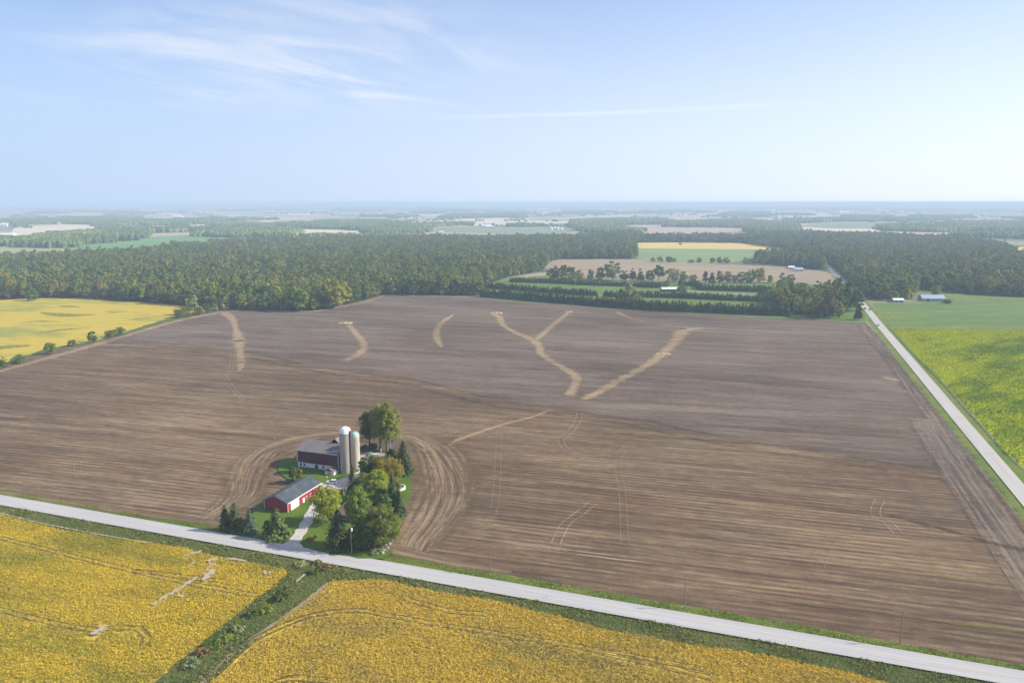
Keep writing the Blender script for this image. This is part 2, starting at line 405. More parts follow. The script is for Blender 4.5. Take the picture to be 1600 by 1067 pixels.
def crop_mat(name, a, b, c, leaf=False, s1=0.018, seed=0.0, **kw):
    m, t = new_mat(name); col, n3 = crop_col(t, a, b, c, s1=s1, seed=seed, **kw)
    if leaf:
        at = t.n('ShaderNodeAttribute'); at.attribute_name = 'tint'
        oi = t.n('ShaderNodeObjectInfo').outputs['Random']
        col = t.mix(t.maprange(oi, 0.70, 1.0, 0.0, 0.5, False), col, b)
        col = t.mix(t.maprange(oi, 0.25, 0.0, 0.0, 0.4, False), col, c)
        col = t.mix(t.maprange(at.outputs['Fac'], 0.0, 1.0, 0.0, 0.8, False), t.mix(1.0, col, (0.78, 0.80, 0.66), 'MULTIPLY'), t.mix(1.0, col, (1.22, 1.2, 1.1), 'MULTIPLY'))
        finish(t, col, 0.7, spec=0.2, transl=0.25)
    else:
        finish(t, col, 0.9, bump=n3, bstr=0.8, bdist=0.5, spec=0.1)
    return m
YEL = (0.70, 0.51, 0.045); YGR = (0.25, 0.27, 0.035); YTAN = (0.45, 0.30, 0.10)
SOYA = dict(a=YEL, b=YGR, c=YTAN)
M_soyC = crop_mat('yellow_soybeans', YEL, (0.30, 0.30, 0.035), (0.50, 0.33, 0.07), thr=(0.47, 0.66), thr2=(0.52, 0.74), seed=2.0)
M_soyC_l = crop_mat('yellow_soybean_leaves', YEL, (0.30, 0.30, 0.035), (0.50, 0.33, 0.07), True, thr=(0.47, 0.66), thr2=(0.52, 0.74), seed=2.0)
M_soyD = crop_mat('turning_soybeans', (0.60, 0.41, 0.04), (0.27, 0.23, 0.06), (0.40, 0.27, 0.095), thr=(0.46, 0.64), thr2=(0.48, 0.66), seed=9.0)
M_soyD_l = crop_mat('turning_soybean_leaves', (0.69, 0.48, 0.055), (0.33, 0.29, 0.07), (0.46, 0.32, 0.13), True, thr=(0.46, 0.64), thr2=(0.48, 0.66), seed=9.0)
M_soyB = crop_mat('far_yellow_soybeans', (0.47, 0.355, 0.05), (0.27, 0.27, 0.05), (0.35, 0.26, 0.08), s1=0.016, thr=(0.47, 0.60), thr2=(0.52, 0.68), seed=4.0)
M_soyG = crop_mat('lime_soybeans', (0.54, 0.57, 0.012), (0.22, 0.32, 0.022), (0.38, 0.42, 0.03), s1=0.012, thr=(0.46, 0.60), thr2=(0.5, 0.72), seed=13.0, rot=math.radians(-40), stretch=3.0)
M_soyH = crop_mat('green_soybeans', (0.095, 0.155, 0.038), (0.15, 0.20, 0.05), (0.38, 0.36, 0.06), s1=0.012, thr=(0.4, 0.6), thr2=(0.55, 0.72), seed=3.0, rot=0.05, stretch=8.0)
def grass_mat(name, a, b, c, leaf=False, s1=0.05, seed=0.0, thr2=(0.55, 0.75)):
    return crop_mat(name, a, b, c, leaf, s1=s1, seed=seed, thr=(0.4, 0.62), thr2=thr2)
M_verge = grass_mat('verge_grass', (0.10, 0.155, 0.028), (0.17, 0.20, 0.04), (0.27, 0.25, 0.10))
M_verge_l = grass_mat('verge_grass_blades', (0.17, 0.23, 0.035), (0.28, 0.30, 0.055), (0.40, 0.36, 0.14), True)
M_rough = grass_mat('rough_grass', (0.075, 0.105, 0.028), (0.13, 0.14, 0.045), (0.21, 0.175, 0.10), seed=6)
M_rough_l = grass_mat('rough_grass_blades', (0.145, 0.190, 0.045), (0.24, 0.24, 0.08), (0.34, 0.27, 0.16), True, s1=0.11, seed=6, thr2=(0.48, 0.64))
M_lawn = grass_mat('mown_lawn', (0.070, 0.125, 0.014), (0.105, 0.160, 0.018), (0.15, 0.17, 0.04), seed=8, thr2=(0.6, 0.8))
M_farmgreen = grass_mat('tree_farm_grass', (0.09, 0.15, 0.03), (0.13, 0.20, 0.035), (0.17, 0.19, 0.06), s1=0.02, seed=3)
M_floor = plain('forest_floor', (0.045, 0.045, 0.022), 0.95, 0.3, 0.05)
def road_mat(name, col, edge):
    m, t = new_mat(name); uv = t.n('ShaderNodeUVMap').outputs[0]; s = t.n('ShaderNodeSeparateXYZ'); t.l(uv, s.inputs[0])
    ax = t.math('ABSOLUTE', s.outputs[1]); n = t.noise(t.pos(), 0.8, 4); n2 = t.noise(t.mapping(uv, scale=(0.02, 2.2, 1)), 1.0, 4, 0.6)
    c = t.mix(t.maprange(n2, 0.35, 0.7), col, tuple(x*0.84 for x in col))
    wheel = t.maprange(t.math('ABSOLUTE', t.math('SUBTRACT', t.math('ABSOLUTE', t.math('SUBTRACT', ax, 0.42)), 0.17)), 0.0, 0.11, 0.35, 0.0)
    c = t.mix(wheel, c, tuple(x*1.13 for x in col))
    c = t.mix(t.maprange(t.math('ADD', ax, t.math('MULTIPLY', t.math('SUBTRACT', n, 0.5), 0.16)), 0.83, 0.90), c, edge)
    c = t.mix(t.maprange(t.noise(t.pos(), 6, 3), 0.3, 0.7, 0.0, 0.18), c, tuple(x*0.7 for x in col))
    finish(t, c, 0.9, spec=0.2); return m
M_road = road_mat('weathered_asphalt', (0.43, 0.415, 0.41), (0.42, 0.38, 0.33))
M_road2 = road_mat('pale_side_asphalt', (0.44, 0.41, 0.375), (0.46, 0.41, 0.33))
M_yline = track_mat('faded_yellow_paint', (0.62, 0.53, 0.30), 0.8)
M_gravel = plain('gravel_drive', (0.46, 0.42, 0.38), 0.95, 0.15, 0.8)
M_dirt = plain('dirt_yard', (0.36, 0.29, 0.22), 0.95, 0.25, 0.5)

# the wide plain: broad patches only, the fields stand on it as sheets of their own
mg, t = new_mat('plain_ground'); p = t.pos()
n1 = t.noise(t.mapping(p, rot=-UA, scale=(0.0022, 0.0035, 1)), 1.0, 3); n2 = t.noise(p, 0.03, 4)
c = t.ramp(n1, [(0.36, (0.09, 0.12, 0.045)), (0.47, (0.19, 0.20, 0.10)), (0.60, (0.38, 0.32, 0.21))])
finish(t, t.mix(t.maprange(n2, 0.3, 0.7, 0, 0.4), c, (0.10, 0.11, 0.05)), 0.95, spec=0.05)
XW, Y0, Y1 = 42000.0, -1500.0, 60000.0
ground_poly('ground', [(-XW, Y0), (XW, Y0), (XW, Y1), (-XW, Y1)], 0.0, mg, world=True)

# ------------------------------------------------------------------ air
hz = MB().box(-XW-50, Y0-50, -1.5, XW+50, Y1+50, H + 4.0)
mh, t = new_mat('haze_air')
vol = t.n('ShaderNodeVolumePrincipled'); vol.inputs['Color'].default_value = (0.68, 0.85, 1.0, 1)
vol.inputs['Density'].default_value = 1.7e-4; vol.inputs['Anisotropy'].default_value = 0.0
o_ = t.n('ShaderNodeOutputMaterial'); t.l(vol.outputs[0], o_.inputs['Volume'])
tag(hz.build('haze', mh), kind='stuff')

# ------------------------------------------------------------------ near fields
UPPER = [(-260,650),(-120,606),(0,573),(84,547),(141,537),(197,522),(267,501),(337,484.5),(360,483),(420,486),(492,487),(540,478),(580,468),(602,461),(680,463),(750,465),(800,471.5),(860,474),(921,478.5),(969,483),(1039,487),(1120,492),(1200,497),(1270,498.5),(1312,503),(1353,504.5),(1370,522),(1386,542),(1423,588.5),(1472,653.5),(1509,703),(1568,770),(1602,806),(1720,935),(1840,1092),(1720,1064),(1600,1040),(1409,1006),(1200,967),(995,934),(800,899),(706,885),(611,866),(480,845),(348,823),(209,803),(28,769.5),(0,764),(-260,718)]
ground_poly('ploughed_field', UPPER, 0.02, M_tilled)
BND = [(135,542),(200,539),(260,541),(320,547),(400,557),(470,572),(560,587),(640,597),(720,617),(790,632),(862,641),(930,652),(1000,661),(1110,685),(1200,700),(1320,718),(1400,731),(1470,742),(1540,752)]
low = BND + [(1568,770),(1602,806),(1720,935),(1840,1092),(1720,1064),(1600,1040),(1409,1006),(1200,967),(995,934),(800,899),(706,885),(611,866),(480,845),(348,823),(209,803),(28,769.5),(0,764),(-260,718),(-260,650),(-120,606),(0,573),(84,547)]
ground_poly('stubble_field', low, 0.05, M_stub)
ribbon('stubble_field_edge', [(x, y, 30 if x < 400 else 20) for x, y in BND], M_stub_f, 0.07, step=6)
for i, (pts, nm) in enumerate([
    ([(-200,634,14),(0,580,14),(141,541,16),(267,504,15),(345,488,14)], 'field_margin_track'),
    ([(350,487,22),(364,500,13),(368,512,9),(373,530,16),(375,550,10),(377,568,12),(374,580,4)], 'straw_strip'),
    ([(543,505,9),(556,521,11),(568,537,12),(562,552,14),(538,564,15)], 'straw_strip'),
    ([(708,492,8),(692,503,11),(683,516,12),(683,530,11),(690,542,7)], 'straw_strip'),
    ([(770,489,15),(781,497,12),(786,508,12),(806,520,12),(830,530,14),(842,541,12),(845,552,11),(862,565,11),(885,578,12),(900,590,12),(897,604,10),(888,619,10)], 'straw_strip'),
    ([(889,488,9),(870,503,11),(850,520,11),(838,531,9)], 'straw_strip'),
    ([(1100,513,10),(1070,516,24),(1054,535,16),(1034,554,14),(1005,574,13),(970,593,12),(940,610,12),(912,624,10)], 'straw_strip'),
    ([(1050,508,5),(1010,504,5),(985,497,5),(940,492,4),(895,488,3)], 'straw_strip'),
    ([(963,487,9),(972,492,14),(985,497,8)], 'straw_strip'),
    ([(862,640,3),(830,652,4),(790,662,5),(750,675,6),(712,689,5),(700,698,4)], 'straw_strip'),
    ([(492,487,5),(540,480,6),(580,470,6),(600,463,5)], 'straw_strip'),
    ([(1380,590,7),(1400,594,13),(1425,597,16)], 'straw_strip')]):
    ribbon(nm, pts, M_strip, 0.10 + 0.004 * i, step=3, wob=0.25)
# headland turned round the farmyard
ribbon('farmyard_headland', [(600,678,8),(645,682,18),(676,697,28),(694,722,34),(702,755,36),(690,790,36),(666,825,30),(636,862,22)], M_head, 0.16, step=4)
ribbon('farmyard_headland', [(545,676,9),(500,680,14),(452,689,18),(418,702,22),(396,722,26),(386,748,26),(378,775,26),(352,798,22),(310,816,12)], M_head, 0.165, step=4)
ribbon('field_margin_track', [(0,767,7),(209,800.5,7),(345,819,6)], M_head, 0.17, step=6)
ribbon('field_margin_track', [(612,858,9),(706,879,8),(800,893,7)], M_head, 0.17, step=6)
# headland along the side road
a_ = G(1355, 507); b_ = G(1602, 808); dl = (b_ - a_).normalized(); nr = Vector((dl.y, -dl.x, 0))
def along(t0, t1, off, wd):
    p0 = a_ + (b_ - a_) * t0 + nr * off; p1 = a_ + (b_ - a_) * t1 + nr * off
    n = 8; return [(p0.lerp(p1, k / n).x + random.uniform(-.4, .4), p0.lerp(p1, k / n).y, wd) for k in range(n + 1)]
ribbon('side_road_headland', along(0.02, 0.78, 5, 12), M_head_r, 0.18, world=True, step=4, wob=0.5)
ribbon('side_road_headland', along(0.72, 1.45, 11, 27), M_head_r, 0.185, world=True, step=4, wob=0.2)
z_ = 0.20
for off, mt, wd in [(q * .72, m2, w2 * .6) for q, m2, w2 in [(3, M_tr_l, 1.1), (6, M_tr_d, 0.9), (8.5, M_tr_l, 1.0), (12, M_tr_d, 0.8), (14, M_tr_w, 0.9), (17, M_tr_l, 1.2), (20, M_tr_d, 0.9), (22.5, M_tr_w, 0.8), (25, M_tr_l, 1.2), (28, M_tr_d, 0.8)]]:
    ribbon('wheel_track', along(0.74 + random.uniform(0, .1), 1.5, off, wd), mt, z_, world=True, step=3); z_ += 0.004
def pair(pts, gap, mt, wd=0.7, z=0.26, world=False):
    P = [G(*p) for p in pts]; nrm = []
    for i in range(len(P)):
        d = (P[min(i+1, len(P)-1)] - P[max(i-1, 0)]).normalized(); nrm.append(Vector((-d.y, d.x, 0)))
    for s in (-1, 1):
        ribbon('wheel_track', [((p + n * gap/2*s).x, (p + n * gap/2*s).y, wd) for p, n in zip(P, nrm)], mt, z + (0.004 if s > 0 else 0), world=True, step=2)
pair([(906,645),(902,660),(888,678),(877,686),(881,699),(900,710),(925,718),(1000,726)], 3.0, M_tr_w)
pair([(1000,726),(1100,738),(1250,775),(1380,808)], 3.0, M_tr_l, 0.5)
pair([(927,786),(905,803),(885,818),(876,832),(868,850)], 3.2, M_tr_w, 0.8)
pair([(1375,782),(1368,796),(1370,808),(1385,815),(1405,836)], 3.2, M_tr_w, 0.6)
pair([(780,672),(778,720),(773,790),(762,815),(750,828)], 2.6, M_tr_l, 0.5)
pair([(985,690),(965,722),(972,770),(976,850)], 2.6, M_tr_l, 0.5)
pair([(361,530),(363,560),(360,580),(352,590),(362,605),(380,625)], 2.4, M_tr_w, 0.6)
pair([(391,555),(393,570),(385,580)], 2.4, M_tr_l, 0.6)
pair([(404,640),(425,670),(436,690)], 2.4, M_tr_l, 0.5)
pair([(920,725),(880,760),(850,785)], 2.0, M_tr_l, 0.4)
pair([(812,734),(790,738),(768,748),(745,765)], 2.0, M_tr_w, 0.45)
pair([(1300,845),(1290,865),(1280,890)], 2.4, M_tr_l, 0.4)
pair([(120,720),(125,745),(160,760)], 2.4, M_tr_l, 0.5)
for k, (dx, mt) in enumerate([(0, M_tr_l), (9, M_tr_d), (17, M_tr_w), (26, M_tr_l), (33, M_tr_d), (41, M_tr_l), (50, M_tr_d)]):
    f = 1 - dx / 110
    ring = [(640 - dx*0.1, 683 + dx*0.12), (676 - dx*0.35, 697 + dx*0.18), (704 - dx*0.75, 722 + dx*0.1), (722 - dx, 752), (722 - dx, 782), (704 - dx*0.85, 814), (678 - dx*0.75, 845 - dx*0.05), (668 - dx*0.7, 862)]
    ribbon('wheel_track', [(x, y, 0.8) for x, y in ring], mt, 0.30 + 0.004*k, step=2)
    ring = [(500, 684 + dx*0.05), (455 + dx*0.3, 692 + dx*0.18), (412 + dx*0.5, 704 + dx*0.3), (380 + dx*0.8, 724 + dx*0.2), (370 + dx*0.8, 750), (366 + dx*0.6, 775), (335 + dx*0.5, 800), (300 + dx, 812)]
    ribbon('wheel_track', [(x, y, 0.7) for x, y in ring], mt, 0.34 + 0.004*k, step=2)
# scattered pale and weedy streaks along the rows
rd = Vector((math.cos(ROWS), -math.sin(ROWS), 0))
for px, py, L, wd, mt in [(1260,945,16,3,M_greenfleck),(1480,883,22,3.5,M_greenfleck),(1465,868,10,2.5,M_greenfleck),(1570,985,40,7,M_greenfleck),(1500,905,30,5,M_greenfleck),(900,862,45,2.0,M_tr_w),(850,858,25,1.5,M_tr_w),(940,872,35,2.0,M_tr_w),(830,808,30,1.2,M_tr_l),(1050,770,60,1.5,M_tr_l),(520,640,18,2,M_tr_w),(480,628,10,2,M_tr_w),(700,625,12,4,M_tr_l),(360,740,30,2.5,M_tr_l),(150,700,60,3,M_tr_l),(230,640,80,3,M_tr_l),(60,620,60,4,M_tr_l),(8,650,30,10,M_tr_l)]:
    g = G(px, py); ribbon('soil_streak', [((g + rd*L*(k/4-0.5)).x, (g + rd*L*(k/4-0.5)).y, wd*(1-abs(k-2)/2.5)) for k in range(5)], mt, 0.40 + (px % 7)*0.002, world=True, step=3)

ribbon('soil_streak', [(1390,806,2),(1430,815,5),(1480,828,6),(1530,843,5),(1580,856,6),(1640,870,4)], M_tr_d, .43, step=3, wob=.8)
FB = [(-220,477),(0,459),(60,461),(100,463),(180,470),(280,476.5),(345,481),(337,484),(267,500),(197,521),(141,536),(84,546),(0,571),(-120,603),(-260,645)]
ground_poly('far_yellow_field', FB, 0.05, M_soyB)
HB = [(-260,647),(-120,604),(0,571.5),(84,545),(141,535.5),(197,520.5),(267,499.5),(345,482)]
ribbon('hedge_bank', [(x, y, 9 if x < 250 else 12) for x, y in HB], M_rough, 0.12, step=6, wob=0.5)
for pts in [[(62,488,6),(85,491,30),(110,493,40),(135,492,20),(150,492,8)], [(92,478,8),(108,479,22),(125,480,6)], [(-30,545,20),(0,543,34),(25,541,26),(48,540,8)], [(165,487,5),(180,488,14),(200,487,5)], [(60,520,5),(100,515,16),(140,512,5)], [(200,500,5),(225,497,12),(250,496,5)], [(30,505,4),(60,502,14),(95,503,4)]]:
    ribbon('weedy_patch', pts, M_weedy, 0.10, step=4)
# ditch and verges, south of the road
RC = lambda x: 782 + 0.1755 * x           # road centre line in the survey picture
FC = [(-260,757),(0,804),(100,829),(200,843),(290,857),(330,868),(400,880),(444,890),(449,897),(430,915),(395,940),(352,975),(300,1015),(245,1062),(190,1110),(150,1150),(-260,1150)]
FD = [(519,907),(600,906),(680,925),(760,936),(860,960),(950,985),(1100,1010),(1200,1024),(1330,1052),(1450,1085),(1700,1150),(280,1150),(330,1064),(395,1005),(450,958),(495,925)]
ground_poly('verge_ground', [(-400,716),(2000,1137),(1900,1150),(1500,1150),(-400,1150)], 0.01, M_rough)
M_under = plain('soil_under_crop', (.42, .31, .06), .95, .3, .8)  # yellow-brown soil colour with random mottling, beneath the soybean plants
ground_poly('yellow_soybean_field', FC, 0.05, M_under, rough=0.5, seg=3)
ground_poly('turning_soybean_field', FD, 0.05, M_under, rough=0.5, seg=3)
# verge north of the road and round the side road
VN = [(-300,708),(0,763),(28,769),(209,802),(348,823),(480,845),(611,865),(706,884.5),(800,899),(995,934),(1200,967),(1409,1006),(1600,1040),(1840,1092),(1900,1100),(1900,1119),(1600,1060),(1200,988),(800,918),(400,848),(0,778),(-300,728)]
ground_poly('road_verge', VN, 0.06, M_verge, rough=0.3, seg=4)
ribbon('side_road_verge', [(p.x, p.y, 17) for p in [G(1236,360), G(1260,382), G(1300,424), G(1343,470), G(1375,508), G(1416.5,557.5), G(1491,646), G(1568,737), G(1650,834), G(1760,962), G(1880,1105)]], M_verge, 0.07, world=True, step=12)
FG = [(1392,513),(1500,515),(1620,517),(1900,520),(1900,1000),(1645,777),(1602,733),(1574,707),(1543,672),(1512,638),(1481,604),(1450,573),(1419,542),(1395,514)]
FH = [(1362,474),(1400,474),(1440,470),(1485,466),(1430,460),(1420,456),(1500,459),(1620,466),(1950,478),(1950,520),(1620,517),(1500,515),(1392,513),(1375,490)]
ground_poly('lime_soybean_field', FG, 0.09, M_soyG, rough=0.3, seg=6)
ground_poly('green_soybean_field', FH, 0.08, M_soyH)
ribbon('field_ditch_edge', [(1385,508,2),(1414,541,2),(1445,573,2.5),(1476,604,2.5),(1507,639,2),(1538,673,2),(1569,708,2),(1599,735,2),(1660,800,2)], M_tr_d, 0.12, step=4, wob=0.8)
ribbon('field_ditch_edge', [(1392,514.5,5),(1440,516,4),(1500,515.5,4),(1560,517,4),(1640,518,4)], M_rough, 0.13, step=6, wob=0.8)
ribbon('crop_wheel_gap', [(1418,516,2),(1432,527,2),(1450,546,2),(1462,556,1)], M_tr_d, 0.14, step=4)
for px, py, L, wd in [(1410,489,80,5),(1440,497,60,4),(1500,504,90,4),(1580,507,80,4),(1560,494,60,3),(1480,481,40,3)]:
    g = G(px, py); ribbon('pale_crop_streak', [(g.x + L*(k/4-.5), g.y + 2*math.sin(k), wd) for k in range(5)], M_lime_s, 0.15 + px*1e-5, world=True, step=6)
for k in range(5):
    ribbon('pale_crop_streak', [(1368+k*9,478,2.5),(1378+k*11,490,3),(1392+k*12,503,3),(1402+k*12,512,2)], M_lime_s, 0.152 + 0.004*k, step=6, wob=0.6)
for px, py, wd in [(1465,566,14),(1478,570,10),(1545,556,16),(1560,574,16),(1578,594,20),(1572,561,8),(1440,538,12),(1500,560,8)]:
    g = G(px, py); ribbon('dark_crop_patch', [(g.x - wd*.6, g.y + 2, 3), (g.x, g.y, 7), (g.x + wd*.6, g.y - 3, 3)], M_dk_s, 0.155 + px*1e-5, world=True, step=3)
# bare pale places and wheel gaps in the yellow field
for pts in [[(238,947,1.5),(262,932,1.8),(283,920,2.2),(309,903,1.2)], [(318,909,2),(326,899,4),(333,891,1.5)], [(322,890,1),(337,882,1.2)], [(325,879,2),(336,874,3)], [(291,871,.8),(308,865,2.8),(316,861,1)], [(294,886,.5),(304,880,1.5)], [(355,874,1),(372,876,1.6),(385,879,1)], [(146,994,2.2),(154,987,4.2),(161,980,2.4)], [(278,931,2),(288,934,1.5)], [(462,912,.8),(470,905,1.6),(476,899,.8)], [(413,893,.8),(418,899,1.6),(423,894,.6)],[(0,803,.8),(60,818,.8),(130,832,.7),(230,850,.7)]]:
    ribbon('bare_soil_patch', pts, M_bare, 0.62, step=0.7, wob=0.7)
def crop_gap(pts, gap=2.0, wd=0.55): pair(pts, gap, M_tr_c, wd, z=0.52)
# ------------------------------------------------------------------ plants
def leaf_mat(name, a, b, c, transl=0.3, scale=0.35, rnd=0.5):
    m, t = new_mat(name); at = t.n('ShaderNodeAttribute'); at.attribute_name = 'tint'
    oi = t.n('ShaderNodeObjectInfo').outputs['Random']
    n = t.noise(t.n('ShaderNodeTexCoord').outputs['Object'], scale, 3)
    f = t.math('ADD', t.math('MULTIPLY', n, 0.5), t.math('MULTIPLY', at.outputs['Fac'], 0.5))
    col = t.ramp(f, [(0.25, a), (0.5, b), (0.75, c)])
    col = t.mix(1.0, col, t.ramp(oi, [(0.0, (1 - rnd*.55,)*3), (0.35, (1.0, 0.98, 0.95)), (0.6, (0.85, 1.0, 1.05)), (0.8, (1.12, 1.06, 0.92)), (1.0, (1 + rnd*.6,)*3)]), 'MULTIPLY')
    finish(t, col, 0.65, spec=0.18, transl=transl); return m
L_dark = leaf_mat('dark_green_leaves', (0.066, 0.106, 0.023), (0.118, 0.174, 0.031), (0.185, 0.245, 0.044))
L_mid = leaf_mat('mid_green_leaves', (0.120, 0.162, 0.023), (0.206, 0.250, 0.037), (0.318, 0.333, 0.051))
L_olive = leaf_mat('olive_leaves', (0.131, 0.159, 0.023), (0.260, 0.265, 0.037), (0.450, 0.361, 0.056))
L_ygreen = leaf_mat('yellow_green_leaves', (0.148, 0.204, 0.015), (0.304, 0.349, 0.031), (0.500, 0.495, 0.047), 0.35)
L_rust = leaf_mat('rusty_leaves', (0.165, 0.117, 0.048), (0.261, 0.180, 0.079), (0.346, 0.255, 0.105))
L_orange = leaf_mat('orange_tinged_leaves', (0.119, 0.123, 0.017), (0.226, 0.192, 0.025), (0.344, 0.242, 0.041))
L_grey = leaf_mat('grey_green_leaves', (0.189, 0.201, 0.093), (0.308, 0.319, 0.132), (0.450, 0.433, 0.187))
N_dark = leaf_mat('dark_needles', (0.036, 0.063, 0.020), (0.066, 0.098, 0.027), (0.108, 0.143, 0.037), 0.1)
N_blue = leaf_mat('blue_green_needles', (0.045, 0.084, 0.040), (0.083, 0.139, 0.066), (0.138, 0.198, 0.089), 0.1)
N_pine = leaf_mat('pine_needles', (0.062, 0.089, 0.023), (0.115, 0.147, 0.035), (0.189, 0.212, 0.053), 0.15)
M_bark = plain('bark', (0.13, 0.10, 0.075), 0.95, 0.3, 1.5)
M_palebark = plain('pale_bark', (0.36, 0.32, 0.27), 0.9, 0.25, 1.5)

def quads(C, N, S, asp=1.0):
    """square leaf clumps: centres, normals, sizes -> verts, faces"""
    n = len(C); N = N / (np.linalg.norm(N, axis=1, keepdims=True) + 1e-9)
    R = rng.normal(size=(n, 3)); A = np.cross(N, R); A /= (np.linalg.norm(A, axis=1, keepdims=True) + 1e-9); B = np.cross(N, A)
    S = np.broadcast_to(np.asarray(S, float), (n,))[:, None]
    bend = N * S * 0.18
    v = np.stack([C - A*S*.5 - bend, C - B*S*.5*asp + bend*.3, C + A*S*.5 - bend, C + B*S*.5*asp + bend*.3], 1).reshape(-1, 3)
    return v, np.arange(n * 4).reshape(n, 4)
def crown_leaf(name, h, r, z0, nb, nl, ls, mat, shape='round', seed=None):
    """broadleaf crown: lobes spread through an envelope, each wrapped in small leaf clumps"""
    B = []; R = []
    while len(B) < nb:
        p = rng.uniform(-1, 1, 3)
        q = np.hypot(p[0], p[1])
        zz_ = (p[2] + 1) / 2
        env = {'round': math.sqrt(max(0, 1 - (zz_ * 1.9 - 0.85)**2 * 0.95)), 'tall': (min(1, zz_ * 4 + .35) * (1 - zz_**2.5) ** .55),
               'weep': (min(1, .55 + zz_) * math.sqrt(max(0, 1 - (max(zz_ - .35, 0) / .66)**2))), 'pyr': (1 - zz_) ** .7 * .95 + .05}[shape]
        if q > env or (q < env * 0.35 and zz_ < .7 and random.random() < .7): continue
        B.append((p[0] * r * .80, p[1] * r * .80, z0 + zz_ * (h - z0) * .88 + (h - z0) * .03)); R.append(r * rng.uniform(.20, .36) * (0.7 + .5 * (1 - zz_)))
    B = np.array(B); R = np.array(R)
    k = np.repeat(np.arange(nb), nl); d = rng.normal(size=(nb * nl, 3)); d /= np.linalg.norm(d, axis=1, keepdims=True)
    d[:, 2] = np.where(d[:, 2] < -.25, -d[:, 2] * .8, d[:, 2])
    rr = R[k] * rng.uniform(.72, 1.12, len(k)); C = B[k] + d * rr[:, None] * np.array([1, 1, .85 if shape != 'weep' else 1.25])
    Nn = d + rng.normal(size=d.shape) * .45; Nn[:, 2] += .25
    v, f = quads(C, Nn, ls * rng.uniform(.7, 1.35, len(C)))
    lobe = rng.uniform(0, 1, nb)[k]
    return np_mesh(name, v, f, mat, tint=np.clip(.55 * lobe + .45 * rng.uniform(0, 1, len(C)), 0, 1))
def crown_cone(name, h, r, z0, rings, per, ls, mat, full=1.0):
    C = []; Nn = []; S = []
    for i in range(rings):
        f = i / rings; z = z0 + (h - z0) * f; R = r * (1 - f) ** .68 * min(1, .62 + f * 3) * rng.uniform(.80, 1.12)
        n = max(4, int(per * (1 - f * .75)))
        for k in range(n):
            a = rng.uniform(0, 6.283); Rk = R * rng.uniform(.72, 1.12) * (1 + .16 * math.sin(3 * a + 5 * f) + .10 * math.sin(5 * a - 9 * f))
            for q in (1.0, .68, .36):
                if q < .5 and rng.random() < .4: continue
                rad = Rk * q; zz_ = z + (1 - q) * R * .25 - R * .10 + rng.uniform(-.3, .3) * ls
                C.append((rad * math.cos(a + rng.uniform(-.15, .15)), rad * math.sin(a + rng.uniform(-.15, .15)), zz_))
                Nn.append((math.cos(a) * .75, math.sin(a) * .75, .8)); S.append(ls * (1.25 - .55 * f) * rng.uniform(.7, 1.2))
    for k in range(5): C.append((0, 0, h - k * ls * .35)); Nn.append((rng.normal(), rng.normal(), .2)); S.append(ls * .55)
    C = np.array(C); Nn = np.array(Nn) + rng.normal(size=C.shape) * .3
    v, f = quads(C, Nn, np.array(S)); return np_mesh(name, v, f, mat, tint=rng.uniform(0, 1, len(C)))
def trunk_mesh(name, h, r, mat, limbs=4, spread=3.0, n=6, fork=.35):
    b = MB(); b.tube([(0, 0, -.3), (0.05*h*.1, 0, h * .25), (0, .1, h * .55), (.1, 0, h * .85)], [r * 1.3, r, r * .65, r * .15], n)
    for k in range(limbs):
        a = k * 6.283 / max(limbs, 1) + rng.uniform(-.4, .4); z = h * (fork + .35 * k / max(limbs, 1)); s = spread * rng.uniform(.7, 1.1)
        b.tube([(0, 0, z), (math.cos(a) * s * .45, math.sin(a) * s * .45, z + s * .55), (math.cos(a) * s, math.sin(a) * s, z + s * 1.25)], [r * .5, r * .3, r * .08], 5)
    return b.mesh(name, mat)

# --- woodland stock (nominal height 20 m)
FTREE = []
for i in range(7):
    sh = ['round', 'round', 'tall', 'round', 'weep', 'round', 'tall'][i]; rr_ = [6.0, 5.2, 4.4, 6.6, 5.2, 5.6, 4.6][i]
    FTREE.append((crown_leaf('woodland_crown_%d' % i, 20, rr_, 1.8, 28, 28, 1.45, L_dark, sh), trunk_mesh('woodland_trunk_%d' % i, 15, .28, M_bark, 2, 2.5, 5)))
TONES = [('dark green', L_dark), ('mid green', L_mid), ('olive green', L_olive), ('yellowish green', L_ygreen), ('rusty red-brown', L_rust), ('grey-green', L_grey)]
def tone_of(p):
    """rusty and yellowish trees come in loose groups"""
    v = math.sin(p[0] * .011 + 1.3) * math.cos(p[1] * .013 + .4) + random.uniform(-.55, .55)
    q = random.random()
    if v > 1.12: return 4 if q < .6 else 2
    if v < -1.05: return 3 if q < .3 else 2
    return 0 if q < .40 else 1 if q < .72 else 2 if q < .93 else 5 if q < .985 else 3
def woodland_protos():
    out = []
    for ti, k in ((0, 3), (1, 3), (2, 2), (3, 1), (4, 1), (5, 1)):
        for j in range(k):
            me = FTREE[(ti * 2 + j) % len(FTREE)][0].copy(); me.materials.clear(); me.materials.append(TONES[ti][1]); out.append((ti, me))
    return out
WP = woodland_protos()
SPR = [(crown_cone('spruce_crown_%d' % i, 10.5, 3.0 + .2 * i, .2, 13, 15, 1.2, N_dark), trunk_mesh('spruce_trunk_%d' % i, 7, .14, M_bark, 0)) for i in range(4)]

